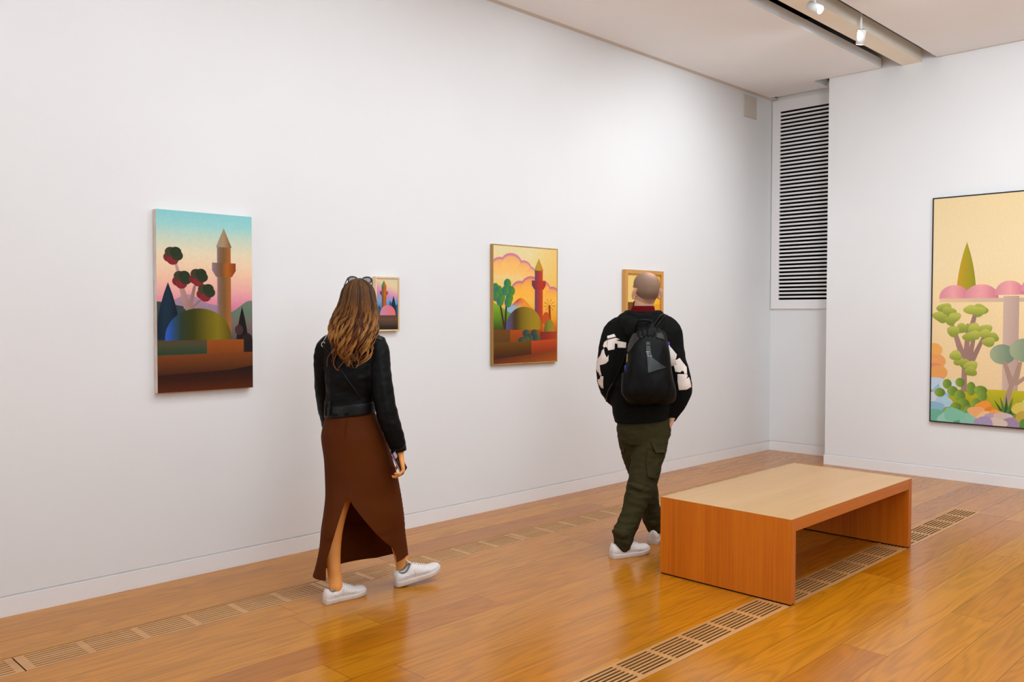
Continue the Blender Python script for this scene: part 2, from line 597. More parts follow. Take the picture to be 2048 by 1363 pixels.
# ------------------------------------------------------------------ track spotlights
def track_lamp(loc, aim, label):
    """cylinder spot hanging from the slot beside the beam, with a real lamp in it"""
    root = empty('track_spotlight', loc, label, 'spotlight', 'white track spotlights by the ceiling beam')
    c = V(loc)
    d = (V(aim) - c).normalized()
    MB().tube([c - d * .055, c + d * .055], .032, 20, False).build('body', 'white_metal', root)
    MB().tube([c + d * .0552, c + d * .058], .028, 20, False).build('lens', 'lens', root)
    MB().tube([(c.x, c.y, 3.93), (c.x, c.y, c.z + .02)], .008, 10, False).build('stem', 'white_metal', root)
    MB().box((c.x - .05, c.y - .015, 3.90), (c.x + .05, c.y + .015, 3.935)).build('track_adapter', 'white_metal', root, False)
    return c + d * .075, d


def lamp(kind, name, loc, direction, power, size=.05, color=(1, .95, .9), angle=60, blend=.8):
    l = bpy.data.lights.new(name, kind)
    l.energy = power
    l.color = color
    if kind == 'SPOT':
        l.spot_size = math.radians(angle)
        l.spot_blend = blend
        l.shadow_soft_size = size
    elif kind == 'AREA':
        l.shape = 'RECTANGLE'
        l.size, l.size_y = size
    o = bpy.data.objects.new(name, l)
    COL.objects.link(o)
    o.location = loc
    o.rotation_euler = V(direction).to_track_quat('-Z', 'Y').to_euler()
    return o


LC = (.84, .93, 1.0)      # lamp colour, neutral against the warm wooden floor
LAMPS = [((-2.72, -1.79, 3.70), (-3.2, -4.6, 1.9), 'white cylinder spotlight with its glowing lens showing, at the top edge by the beam', 18),
         ((-1.925, -1.79, 3.67), (-1.925 + .30, -1.79 + .30, 2.77), 'white cylinder spotlight turned away toward the right wall, hung beside the beam', 9)]
for loc, aim, lab, pw in LAMPS:
    p, d = track_lamp(loc, aim, lab)
    lamp('SPOT', 'track_spot_light', p, d, pw, .03, angle=95, blend=.9, color=LC)


# ------------------------------------------------------------------ paintings
def mix(a, b, t):
    t = max(0, min(1, t))
    return tuple(x + (y - x) * t for x, y in zip(a, b))


def grad(stops):
    def f(t):
        if t <= stops[0][0]:
            return stops[0][1]
        for (p, c), (q, e) in zip(stops, stops[1:]):
            if t <= q:
                return mix(c, e, (t - p) / (q - p))
        return stops[-1][1]
    return f


def hgrad(*stops):      # across the picture
    g = grad(stops)
    return lambda s, t: g(s)


def vgrad(*stops):      # down the picture
    g = grad(stops)
    return lambda s, t: g(t)


def flat(c):
    return lambda s, t: c


class Pic:
    """painted surface: coloured areas in picture space, s to the right 0..1, t downwards 0..1"""

    def __init__(self, origin, sdir, w, h, nrm):
        self.o, self.s, self.w, self.h, self.n = V(origin), V(sdir), w, h, V(nrm)
        self.v, self.f, self.col, self.layer = [], [], [], 0

    def area(self, pts, color, step=.05):
        pts = [(min(max(a, 0), 1), min(max(b, 0), 1)) for a, b in pts]
        clean = []
        for p in pts:
            if not clean or (abs(p[0] - clean[-1][0]) + abs(p[1] - clean[-1][1])) > 1e-4:
                clean.append(p)
        if abs(clean[0][0] - clean[-1][0]) + abs(clean[0][1] - clean[-1][1]) < 1e-4:
            clean.pop()
        fine = []
        for a, b in zip(clean, clean[1:] + clean[:1]):
            m_ = max(1, int(math.hypot(b[0] - a[0], b[1] - a[1]) / step))
            fine += [(a[0] + (b[0] - a[0]) * q / m_, a[1] + (b[1] - a[1]) * q / m_) for q in range(m_)]
        clean = fine
        ss = [p[0] for p in clean]
        ts = [p[1] for p in clean]
        extra = []
        a = min(ss) + step / 2
        while a < max(ss):
            b = min(ts) + step / 2
            while b < max(ts):
                extra.append(V((a + .003 * math.sin(b * 91), b)))
                b += step
            a += step
        vv = [V(p) for p in clean] + extra
        r = delaunay_2d_cdt(vv, [], [list(range(len(clean)))], 1, 1e-6)
        self.layer += 1
        i = len(self.v)
        off = self.n * (.00015 + .00003 * self.layer)
        for p in r[0]:
            self.v.append(self.o + self.s * (p.x * self.w) - ZZ * (p.y * self.h) + off)
            self.col.append(lin(color(p.x, p.y)))
        self.f += [[i + k for k in q] for q in r[2]]

    def rect(self, s0, t0, s1, t1, color, step=.05):
        n = 8
        e = [(s0 + (s1 - s0) * k / n, t0) for k in range(n)] + [(s1, t0 + (t1 - t0) * k / n) for k in range(n)]
        e += [(s1 + (s0 - s1) * k / n, t1) for k in range(n)] + [(s0, t1 + (t0 - t1) * k / n) for k in range(n)]
        self.area(e, color, step)

    def disc(self, s, t, rs, rt, color, step=.03, wob=0, ph=0):
        self.area([(s + rs * math.cos(a) * (1 + wob * math.sin(3 * a + ph)), t + rt * math.sin(a) * (1 + wob * math.sin(3 * a + ph)))
                   for a in (2 * PI * k / 28 for k in range(28))], color, step)

    def dome(self, s, t, rs, rt, color):
        self.area([(s - rs * math.cos(PI * k / 30), t - rt * math.sin(PI * k / 30) ** .9) for k in range(31)], color, .03)

    def build(self, parent):
        me = bpy.data.meshes.new('painted_picture')
        me.from_pydata([tuple(p) for p in self.v], [], self.f)
        put_cols(me, 'paint', self.col)
        me.materials.append(M['paint'])
        o = bpy.data.objects.new('painted_picture', me)
        COL.objects.link(o)
        par(o, parent)
        return o


def tower(pc, s, t_top, t_base, hw, color, cone, band):
    """plain round tower under a pointed roof"""
    h = t_base - t_top
    pc.rect(s - hw * .86, t_top + .14 * h, s + hw * .86, t_base, color)
    pc.area([(s - hw * 1.5, t_top + .30 * h), (s + hw * 1.5, t_top + .30 * h), (s + hw * 1.5, t_top + .365 * h),
             (s + hw, t_top + .42 * h), (s - hw, t_top + .42 * h), (s - hw * 1.5, t_top + .365 * h)], band, .03)
    pc.area([(s, t_top), (s + hw, t_top + .165 * h), (s - hw, t_top + .165 * h)], cone, .03)


def cypress(pc, s, t0, t1, hw, color):
    pts = [(s + hw * math.sin(q * PI / 2) ** .9, t0 + (t1 - t0) * q) for q in (0, .2, .4, .6, .8, 1)]
    pts += [(s - hw * math.sin(q * PI / 2) ** .9, t0 + (t1 - t0) * q) for q in (1, .8, .6, .4, .2)]
    pc.area(pts, color)


def hill(pc, f, bottom, color, s0=0.0, s1=1.0):
    n = 24
    pc.area([(s0 + (s1 - s0) * k / n, f(s0 + (s1 - s0) * k / n)) for k in range(n + 1)] + [(s1, bottom), (s0, bottom)], color)


# --- first painting: tall unframed canvas
Dp = .042
p0, p1 = on_wall(311.5, 417, -Dp), on_wall(503, 431, -Dp)
q0 = on_wall(314.5, 785, -Dp)
w1, h1 = p1.x - p0.x, p0.z - q0.z + .003
big = empty('painting', (p0.x + w1 / 2, -Dp / 2, p0.z - h1), 'tall unframed canvas of a tower and olive dome under turquoise and pink sky', 'painting')
boxobj('canvas', (p0.x, -Dp, p0.z - h1), (p0.x + w1, -.004, p0.z), 'canvas', big)
pc = Pic((p0.x, -Dp, p0.z), (1, 0, 0), w1, h1, (0, -1, 0))
pc.rect(0, 0, 1, 1, vgrad((0, (136, 200, 202)), (.07, (150, 206, 202)), (.14, (196, 210, 190)), (.24, (232, 212, 176)), (.36, (240, 192, 160)),
                          (.46, (232, 160, 160)), (.56, (206, 110, 150)), (.8, (80, 50, 60)), (1, (60, 26, 8))), .05)
hill(pc, lambda s: .50 - .05 * math.exp(-((s - .32) / .14) ** 2) + .03 * s, .75, vgrad((.44, (176, 140, 156)), (.6, (140, 112, 136))), 0, .66)
hill(pc, lambda s: .57 - .08 * math.exp(-((s - .98) / .16) ** 2), .82, vgrad((.48, (110, 124, 104)), (.58, (96, 116, 96)), (.64, (128, 96, 96)), (.75, (48, 74, 66))), .6, 1)
hill(pc, lambda s: .50 + .1 * s, .75, flat((52, 66, 66)), 0, .4)
for a in (((.29, .54), (.20, .34), .022), ((.33, .53), (.38, .41), .024), ((.34, .54), (.47, .475), .022), ((.33, .60), (.31, .49), .045), ((.29, .50), (.24, .40), .03), ((.245, .40), (.175, .26), .020)):
    (sa, ta), (sb, tb), wd = a
    pc.area([(sa - wd, ta), (sb - wd * .6, tb), (sb + wd * .6, tb), (sa + wd, ta)], hgrad((.2, (186, 146, 136)), (.36, (150, 112, 106))), .04)
for s, t in ((.16, .245), (.245, .375), (.415, .36), (.49, .445)):
    for ds, dt, c in ((-.035, .012, (120, 34, 40)), (.0, .026, (132, 38, 44)), (-.02, -.016, (66, 58, 36)), (.045, .002, (44, 54, 30)), (.03, -.018, (40, 52, 30))):
        pc.disc(s + ds, t + dt, .058, .028, flat(c))
cypress(pc, .11, .395, .71, .12, hgrad((0, (18, 32, 50)), (.1, (28, 50, 66)), (.2, (14, 24, 38))))
cypress(pc, .885, .525, .84, .08, hgrad((.8, (34, 28, 26)), (.9, (22, 18, 18))))
pc.disc(.85, .66, .045, .03, flat((70, 44, 40)))
pc.disc(.94, .74, .07, .06, flat((40, 26, 26)))
tower(pc, .69, .078, .74, .085, hgrad((.60, (150, 130, 146)), (.65, (116, 88, 60)), (.71, (128, 84, 42)), (.76, (176, 104, 48)), (.79, (108, 58, 24))),
      hgrad((.6, (150, 140, 120)), (.69, (166, 136, 100)), (.78, (124, 84, 52))), hgrad((.57, (140, 116, 124)), (.66, (110, 78, 48)), (.72, (176, 96, 26)), (.82, (136, 56, 24))))
pc.dome(.42, .715, .345, .178, hgrad((.08, (50, 92, 196)), (.15, (40, 76, 130)), (.24, (44, 58, 40)), (.36, (58, 58, 14)), (.5, (104, 92, 16)), (.62, (128, 112, 22)), (.76, (96, 78, 14))))
pc.rect(0, .715, .50, .80, vgrad((.715, (84, 66, 44)), (.75, (66, 72, 48)), (.8, (34, 62, 42))))
pc.rect(.50, .715, .90, .80, vgrad((.715, (150, 76, 24)), (.8, (126, 62, 18))))
pc.rect(.90, .715, 1, .80, flat((34, 24, 22)))
pc.area([(0, .795), (1, .79), (1, .87), (.75, .89), (0, .905)], vgrad((.79, (122, 62, 24)), (.84, (104, 54, 22)), (.9, (70, 34, 14))))
pc.area([(0, .905), (.75, .89), (1, .87), (1, 1), (0, 1)], vgrad((.88, (40, 20, 16)), (.94, (58, 26, 12)), (1, (88, 38, 12))))
pc.build(big)


def framed(name, px0, px1, pxb, depth, face, m, label, inset=.006, bottom=None):
    p0, p1 = on_wall(*px0, -depth), on_wall(*px1, -depth)
    w = p1.x - p0.x
    h = (p0.z - bottom) if bottom else (p0.z - on_wall(*pxb, -depth).z)
    root = empty(name, (p0.x + w / 2, -depth / 2, p0.z - h), label, 'painting')
    f = MB()
    x0, x1, z1, z0 = p0.x, p0.x + w, p0.z, p0.z - h
    f.box((x0, -depth, z0), (x0 + face, -.003, z1)).box((x1 - face, -depth, z0), (x1, -.003, z1))
    f.box((x0 + face, -depth, z1 - face), (x1 - face, -.003, z1)).box((x0 + face, -depth, z0), (x1 - face, -.003, z0 + face))
    f.build('frame', m, root, False)
    boxobj('canvas', (x0 + face, -depth + inset, z0 + face), (x1 - face, -.006, z1 - face), 'canvas', root)
    return root, Pic((x0 + face, -depth + inset, z1 - face), (1, 0, 0), w - 2 * face, h - 2 * face, (0, -1, 0))


# --- second painting: small, pale wooden frame, partly behind the woman's head
r2, pc = framed('painting', (751, 552.5), (799, 555.5), (797, 661.5), .035, .011, 'maple',
                'small pale framed painting of a pink dome, partly behind the woman\'s head')
pc.rect(0, 0, 1, 1, lambda s, t: grad([(0, (216, 206, 170)), (.12, (230, 200, 150)), (.24, (214, 160, 176)), (.36, (196, 130, 176)), (.44, (120, 160, 200)),
                                       (.6, (70, 120, 170)), (1, (60, 70, 100))])(t - .18 * (s - .5) * (1 if t < .4 else 0)), .04)
hill(pc, lambda s: .47 + .05 * math.sin(s * 9), .8, flat((40, 92, 130)), .6, 1)
cypress(pc, .80, .33, .75, .14, hgrad((.66, (50, 38, 54)), (.95, (20, 40, 56))))
cypress(pc, .14, .52, .75, .16, flat((36, 84, 96)))
tower(pc, .35, .035, .75, .125, hgrad((.2, (112, 78, 70)), (.34, (128, 84, 56)), (.36, (190, 98, 24)), (.5, (170, 80, 18))),
      hgrad((.2, (40, 130, 80)), (.36, (64, 140, 74)), (.38, (196, 106, 22)), (.5, (186, 90, 20))), hgrad((.15, (90, 66, 62)), (.34, (150, 90, 40)), (.36, (196, 110, 30)), (.55, (140, 74, 24))))
pc.dome(.53, .72, .37, .20, lambda s, t: mix((206, 130, 160), (222, 110, 100), (s - .3) * 1.4 + (.7 - t) * 1.2))
pc.rect(0, .72, 1, .95, vgrad((.72, (90, 62, 46)), (.8, (104, 74, 58)), (.95, (58, 46, 36))))
pc.rect(0, .93, 1, 1, flat((46, 38, 28)))
pc.build(r2)

# --- third painting: sunset sky in a thin gilt edge
r3, pc = framed('painting', (985.5, 487), (1115.5, 497.5), (1113, 722.5), .03, .008, 'gold',
                'gilt-edged painting of a red tower under orange clouds, between woman and man', .002, 1.101)
pc.rect(0, 0, 1, 1, lambda s, t: mix(grad([(0, (228, 212, 160)), (.25, (234, 204, 136)), (.45, (244, 190, 80)), (.62, (240, 160, 40)), (.72, (206, 90, 24)), (1, (110, 50, 10))])(t),
                                     (244, 176, 60), max(0, (s - .55)) * 1.0 if t < .5 else 0), .04)


def puff(parts, bottom, edge, body, low):
    for s, t, r in parts:
        pc.disc(s, t, r * 1.12, r * .66, flat(edge), .04)
    for s, t, r in parts:
        pc.disc(s, t + .014, r * 1.02, r * .6, vgrad((t - r * .6, mix(edge, body, .6)), (t - .0, body), (bottom, low)), .03)


puff(((.10, .175, .12), (.27, .155, .15), (.46, .185, .11), (.56, .215, .08)), .26, (206, 128, 146), (246, 186, 100), (244, 196, 120))
puff(((.40, .37, .12), (.58, .345, .15), (.76, .36, .12), (.92, .41, .12)), .46, (204, 116, 130), (248, 176, 70), (250, 186, 70))
hill(pc, lambda s: .53 - .10 * math.exp(-((s - .42) / .14) ** 2) + .02 * s, .75, lambda s, t: mix((140, 176, 206), (236, 150, 50), (s - .3) * 7) if t > .5 else mix((190, 60, 60), (238, 140, 50), (s - .34) * 9), .15, .65)
hill(pc, lambda s: .48 + .35 * s, .75, vgrad((.46, (150, 176, 50)), (.6, (96, 140, 30)), (.72, (60, 70, 30))), 0, .32)
for sa, ta, sb, tb in ((.17, .72, .09, .46), (.17, .72, .20, .44)):
    pc.area([(sa - .015, ta), (sb - .012, tb), (sb + .012, tb), (sa + .015, ta)], flat((70, 44, 30)), .04)
random.seed(3)
for s, t in ((.03, .36), (.08, .38), (.21, .32), (.27, .38), (.24, .44), (.12, .44), (.03, .43), (.18, .38), (.10, .47), (.22, .48)):
    pc.disc(s, t, .055, .042, lambda a, b, s=s: mix((30, 112, 116), (96, 136, 34), (a - s + .05) * 11), .025)
tower(pc, .70, .088, .74, .075, hgrad((.62, (104, 66, 110)), (.68, (128, 60, 70)), (.72, (186, 60, 34)), (.78, (206, 70, 26))),
      hgrad((.62, (150, 146, 50)), (.69, (176, 156, 46)), (.71, (206, 140, 40)), (.78, (196, 120, 30))), hgrad((.58, (96, 50, 84)), (.66, (144, 50, 56)), (.74, (186, 54, 36)), (.82, (170, 50, 30))))
for k in range(9):
    a = 2 * PI * k / 9 + .2
    pc.area([(.875, .50), (.875 + .09 * math.cos(a - .12), .50 + .055 * math.sin(a - .12)), (.875 + .10 * math.cos(a), .50 + .06 * math.sin(a))], flat((206, 108, 34)), .03)
pc.area([(.86, .5), (.89, .5), (.91, .72), (.87, .72)], flat((150, 60, 30)), .04)
pc.disc(.82, .62, .06, .06, flat((196, 80, 34)))
pc.dome(.47, .715, .285, .20, hgrad((.18, (76, 84, 150)), (.26, (90, 70, 90)), (.33, (70, 52, 20)), (.42, (120, 98, 24)), (.55, (150, 124, 30)), (.7, (170, 132, 28)), (.78, (130, 84, 18))))
pc.dome(.875, .735, .085, .11, hgrad((.79, (96, 96, 40)), (.86, (130, 130, 44)), (.96, (176, 130, 36))))
pc.rect(0, .71, .25, .82, vgrad((.71, (112, 70, 24)), (.82, (92, 62, 30))))
pc.rect(.25, .715, .72, .82, vgrad((.71, (176, 78, 20)), (.82, (140, 64, 22))))
pc.rect(.72, .735, 1, .82, hgrad((.72, (120, 46, 40)), (.86, (150, 50, 30)), (1, (176, 66, 30))))
for s, t in ((.50, .745), (.56, .78), (.63, .745), (.66, .79), (.49, .80), (.43, .81)):
    pc.disc(s, t, .06, .032, lambda a, b, s=s: mix((44, 60, 76), (92, 100, 36), (a - s + .04) * 10), .025)
pc.area([(0, .82), (.58, .815), (.58, .93), (0, .96)], vgrad((.82, (112, 72, 20)), (.9, (84, 50, 16)), (.96, (66, 32, 24))))
pc.area([(.58, .815), (1, .80), (1, .90), (.58, .93)], vgrad((.8, (196, 76, 30)), (.93, (140, 52, 24))))
pc.area([(0, .96), (.58, .93), (1, .90), (1, 1), (0, 1)], lambda s, t: mix((72, 34, 26), (176, 86, 26), s * .7 + (t - .92) * 4))
pc.build(r3)

# --- fourth painting: honey oak frame behind the man's head
r4, pc = framed('painting', (1251.5, 538), (1327.5, 543), None, .04, .034, 'oakframe',
                'honey oak framed yellow and orange painting half hidden behind the man\'s head', .018, 1.07)
pc.rect(0, 0, 1, 1, lambda s, t: mix((236, 204, 128), (246, 190, 50), s * 1.1), .05)
pc.rect(0, .34, .34, 1, vgrad((.34, (124, 70, 24)), (1, (96, 50, 20))))
pc.rect(.62, .36, .76, 1, hgrad((.62, (206, 190, 110)), (.68, (196, 112, 24)), (.76, (216, 140, 34))))
pc.rect(.76, .36, 1, 1, flat((238, 166, 44)))
pc.disc(.30, .22, .05, .03, flat((84, 96, 50)))
pc.disc(.28, .28, .04, .02, flat((104, 104, 60)))
pc.build(r4)

# --- fifth painting: large, on the right wall, black frame, running out of the picture
D5 = .035


def on_right(x, y):
    r = FW + RT * ((x - 1024) / F_PX) - UP * ((y - 681.5) / F_PX)
    return CAM + r * ((XR - D5 - CAM.x) / r.x)


a, b = on_right(1865.5, 396), on_right(1862, 842.5)
W5, H5 = 1.55, a.z - b.z
r5 = empty('painting', (XR - D5 / 2, a.y - W5 / 2, b.z), 'large garden painting in a thin black frame on the right wall, running off the photo', 'painting')
fa = .010
f = MB()
f.box((XR - D5, a.y - fa, b.z), (XR - .004, a.y, a.z)).box((XR - D5, a.y - W5, b.z), (XR - .004, a.y - W5 + fa, a.z))
f.box((XR - D5, a.y - W5 + fa, a.z - fa), (XR - .004, a.y - fa, a.z)).box((XR - D5, a.y - W5 + fa, b.z), (XR - .004, a.y - fa, b.z + fa))
f.build('frame', 'blackframe', r5, False)
boxobj('canvas', (XR - D5 + .004, a.y - W5 + fa, b.z + fa), (XR - .006, a.y - fa, a.z - fa), 'canvas', r5)
pc = Pic((XR - D5 + .004, a.y - fa, a.z - fa), (0, -1, 0), W5 - 2 * fa, H5 - 2 * fa, (-1, 0, 0))
K = .5          # share of the picture that the photo shows


def k5(x):       # position across the visible part -> s
    return x * K


pc.rect(0, 0, 1, 1, lambda s, t: grad([(0, (232, 206, 158)), (.3, (238, 214, 168)), (.45, (240, 212, 160)), (.8, (236, 204, 156)), (1, (230, 200, 150))])(t), .06)
cypress(pc, k5(.37), .20, .43, .052, hgrad((k5(.25), (206, 150, 40)), (k5(.35), (176, 156, 40)), (k5(.5), (140, 138, 36))))
pink = lambda s, t: mix((236, 168, 170), (214, 132, 146), (s * 9) % 1)
for s, r, tb in ((.24, .165, .45), (.53, .18, .45), (.82, .15, .435), (1.10, .17, .42), (1.42, .18, .41), (1.75, .17, .40)):
    pc.dome(k5(s), tb, k5(r), .05 + r * .07, hgrad((k5(s - r), (214, 140, 150)), (k5(s), (238, 164, 162)), (k5(s + r), (206, 120, 136))))
pc.rect(k5(.08), .448, 1, .465, hgrad((0, (234, 196, 150)), (.4, (206, 176, 156)), (1, (196, 170, 150))))
pc.rect(k5(.76), .44, k5(.92), .86, hgrad((k5(.76), (204, 176, 158)), (k5(.92), (186, 156, 142))))
pc.rect(k5(1.3), .44, k5(1.5), .86, flat((200, 170, 152)))
pc.area([(0, .86), (.3, .845), (1, .84), (1, 1), (0, 1)], vgrad((.84, (196, 180, 40)), (.92, (160, 160, 34)), (1, (110, 120, 40))))
for sa, ta, sb, tb in ((.36, .86, .36, .70), (.36, .74, .25, .60), (.37, .74, .40, .56), (.40, .74, .46, .62), (.42, .74, .56, .62), (.36, .72, .18, .52), (.40, .62, .48, .50)):
    pc.area([(k5(sa - .03), ta), (k5(sb - .02), tb), (k5(sb + .02), tb), (k5(sa + .04), ta)], hgrad((0, (176, 140, 130)), (.4, (140, 104, 92))), .04)
random.seed(11)
for s, t in ((.12, .49), (.20, .505), (.10, .53), (.24, .54), (.50, .49), (.44, .51), (.54, .51), (.33, .575), (.24, .595), (.42, .57), (.48, .59), (.56, .585), (.62, .61), (.58, .64), (.44, .615), (.34, .73), (.30, .71), (.42, .75), (.46, .765)):
    for _ in range(2):
        ds, dt = random.uniform(-.04, .04), random.uniform(-.012, .012)
        pc.disc(k5(s + ds), t + dt, k5(.065), .02, lambda a, b, t=t: mix((188, 188, 86), (140, 150, 58), (b - t + .02) * 30), .02, .1, s * 40)
for s, t, r in ((.76, .69, .13), (.98, .67, .15), (1.16, .72, .12)):
    pc.disc(k5(s), t, k5(r), r * .33, lambda a, b, s=s: mix((164, 172, 136), (112, 134, 112), (a / K - s) * 4 + .5), .02)
for sa, ta, sb, tb in ((.80, .90, .87, .80), (.86, .82, .78, .72), (.88, .82, .94, .72), (.88, .82, 1.1, .75)):
    pc.area([(k5(sa - .03), ta), (k5(sb - .02), tb), (k5(sb + .02), tb), (k5(sa + .04), ta)], flat((172, 140, 122)), .04)
for s, t, c in ((.02, .68, (236, 170, 90)), (.06, .73, (232, 160, 96)), (.04, .77, (222, 140, 110)), (.08, .78, (230, 160, 90))):
    pc.disc(k5(s), t, k5(.10), .032, flat(c))
for s, t, c in ((.06, .83, (190, 206, 220)), (.12, .86, (150, 184, 210)), (.04, .90, (206, 206, 214)), (.14, .91, (170, 200, 212)), (.20, .84, (206, 210, 210)), (.05, .94, (140, 180, 200))):
    pc.disc(k5(s), t, k5(.10), .03, flat(c), .03, .12, s * 50)
for s, t, rs, rt in ((.18, .83, .05, .022), (.10, .87, .06, .02), (.24, .86, .06, .022), (.32, .88, .06, .026), (.44, .845, .05, .03), (.54, .85, .07, .02), (.36, .92, .07, .03), (.28, .93, .06, .02), (.50, .91, .06, .024),
                     (.42, .955, .06, .034), (.20, .955, .08, .018), (.56, .875, .05, .024), (.32, .82, .05, .02)):
    pc.disc(k5(s), t, k5(rs), rt, lambda a, b, s=s: mix((140, 166, 64), (86, 116, 46), (a / K - s) * 8 + .4), .02)
for s, t, c in ((.08, .975, (110, 176, 150)), (.20, .985, (150, 200, 176)), (.32, .975, (84, 156, 130)), (.44, .985, (140, 190, 168)), (.26, .965, (130, 190, 160))):
    pc.disc(k5(s), t, k5(.12), .03, flat(c), .03, .12, s * 30)
for k in range(7):
    an = -PI / 2 + (k - 3) * .34
    pc.area([(k5(.78), .965), (k5(.84), .965), (k5(.81) + .10 * math.cos(an), .965 + .10 * math.sin(an))], flat((52, 92, 50) if k % 2 else (84, 120, 56)), .03)
for s, t, c in ((.58, .92, (236, 150, 60)), (.50, .945, (232, 170, 110)), (.66, .945, (226, 130, 50)), (.60, .965, (236, 190, 140)), (.72, .955, (236, 160, 80))):
    pc.disc(k5(s), t, k5(.09), .024, flat(c), .03, .12, s * 20)
for s, t, c in ((.66, .975, (180, 156, 176)), (.78, .965, (206, 180, 170)), (.86, .985, (160, 136, 160)), (.72, .99, (214, 190, 176)), (.58, .99, (166, 146, 176)),
                (.96, .92, (214, 190, 90)), (1.0, .955, (190, 160, 70)), (1.06, .90, (206, 196, 110)), (1.04, .985, (90, 140, 60))):
    pc.disc(k5(s), t, k5(.10), .026, flat(c), .03, .08, s * 20)
for k in range(14):
    pc.disc(.56 + .034 * k, .94 + .03 * math.sin(k * 2.1), .05, .03, flat(random.choice([(214, 190, 90), (190, 156, 176), (120, 150, 70), (232, 150, 80), (150, 190, 200)])))
pc.build(r5)


# ------------------------------------------------------------------ people
def frame(heading):
    """forward and right vectors for a heading in degrees"""
    a = math.radians(heading)
    f = V((math.cos(a), math.sin(a), 0))
    return f, V((f.y, -f.x, 0))


HEAD = [(-.115, .020, .035, .075), (-.100, .038, .000, .088), (-.075, .055, -.045, .092), (-.045, .064, -.074, .090), (-.015, .071, -.089, .087),
        (.020, .076, -.097, .091), (.050, .0765, -.098, .092), (.080, .066, -.084, .078), (.100, .046, -.057, .053), (.112, .018, -.02, .02)]


def add_head(mb, c, f, r, up, k=1.0, ear=1.0):
    c = V(c)
    L = lambda x, y, z: c + r * (x * k) + f * (y * k) + up * (z * k)
    rings = []
    for z, hw, yb, yf in smooth_rings(HEAD, 3):
        rings.append([L(hw * math.cos(t), (yb + yf) / 2 + (yf - yb) / 2 * math.sin(t), z) for t in (2 * PI * j / 28 for j in range(28))])
    mb.loft(rings)
    mb.tube([L(0, .084, .022), L(0, .096, .004), L(0, .110, -.026), L(0, .098, -.036)], [.008 * k, .009 * k, .013 * k, .010 * k], 10)      # nose
    mb.ball(L(.013, .097, -.034), r * .009 * k, f * .010 * k, up * .008 * k, 10, 6)
    mb.ball(L(-.013, .097, -.034), r * .009 * k, f * .010 * k, up * .008 * k, 10, 6)
    mb.ball(L(0, .090, -.060), r * .022 * k, f * .009 * k, up * .006 * k, 12, 6)      # lips
    mb.ball(L(0, .089, -.071), r * .019 * k, f * .009 * k, up * .007 * k, 12, 6)
    mb.ball(L(0, .080, -.100), r * .022 * k, f * .014 * k, up * .014 * k, 12, 6)      # chin
    for s in (-1, 1):
        mb.tube([L(s * .014, .090, .028), L(s * .036, .086, .032), L(s * .056, .066, .024)], .008 * k, 8)     # brow
        mb.ball(L(s * .044, .066, -.030), r * .020 * k, f * .020 * k, up * .018 * k, 12, 6)                     # cheek
        e = L(s * .080, -.010, -.016)
        ea = (f * -.6 + r * s * .8).normalized()
        mb.ball(e + r * (s * .006 * ear), ea * (.020 * k * ear), ea.cross(up) * (.006 * k), (up * .95 + f * -.12) * (.033 * k * ear), 14, 8)
        mb.ball(e + up * (-.026 * k) + r * (s * .001), r * .007 * k, f * .009 * k, up * .011 * k, 10, 6)       # lobe
    return L


def add_eyes(L, r, f, up, k, parent):
    for s in (-1, 1):
        MB().ball(L(s * .033, .078, .008), r * .0125 * k, f * .0125 * k, up * .0125 * k, 14, 10).build('eye', 'eye', parent)


def add_hand(mb, w, f, n, s, curl=(.5, .7, .5), k=1.0, spread=.06, thumb=.5, per=(1, 1.05, 1.1, 1.15)):
    """w wrist, f towards the fingers, n out of the palm, s towards the thumb"""
    w, f, n, s = V(w), V(f).normalized(), V(n).normalized(), V(s).normalized()
    rings = []
    for t, hw, th in ((-.01, .024, .019), (.012, .027, .018), (.04, .036, .0165), (.070, .040, .014), (.088, .038, .011), (.094, .030, .007)):
        rings.append([w + f * (t * k) + s * (hw * k * math.cos(a)) + n * (th * k * math.sin(a)) for a in (2 * PI * j / 20 for j in range(20))])
    mb.loft(rings)
    for i, (off, ln) in enumerate(((.029, .070), (.0098, .079), (-.0098, .073), (-.0285, .057))):
        p = w + f * ((.086 - abs(off) * .12) * k) + s * (off * k)
        d = (f + s * (spread * (1.5 - i))).normalized()
        pts, rad = [p - d * .012 * k, p], [.0092 * k, .0092 * k]
        for seg, (share, a) in enumerate(zip((.46, .30, .24), curl)):
            ang = a * per[i]
            d = (d * math.cos(ang) + n * math.sin(ang)).normalized() if seg == 0 else (d * math.cos(ang) + (n - d * n.dot(d)).normalized() * math.sin(ang)).normalized()
            q = pts[-1] + d * (ln * share * k)
            pts += [pts[-1].lerp(q, .5), q]
            rad += [(.0085 - .0008 * seg) * k, (.0080 - .0009 * seg) * k]
        mb.tube(pts, rad, 10)
    p = w + f * (.022 * k) + s * (.022 * k)
    d = (f * .62 + s * .74 + n * .25).normalized()
    pts, rad = [p], [.013 * k]
    for ln, bend in ((.042, thumb * .4), (.031, thumb), (.024, thumb * .8)):
        q = pts[-1] + d * (ln * k)
        pts.append(q)
        rad.append(rad[-1] - .0016 * k)
        d = (d + f * bend * .7 + n * bend * .6).normalized()
    mb.tube(pts, rad, 10)


SHOE = [  # along the foot, half width, sole top, upper top  (metres for a 0.28 m shoe)
    (0.000, .018, .022, .070), (.006, .028, .022, .082), (.022, .034, .022, .086), (.045, .0365, .022, .074), (.070, .037, .022, .076),
    (.098, .0375, .022, .098), (.118, .039, .021, .098), (.140, .0415, .021, .088), (.165, .0445, .020, .076), (.195, .046, .020, .064),
    (.225, .0445, .021, .058), (.250, .039, .022, .054), (.268, .030, .024, .046), (.278, .017, .025, .036)]


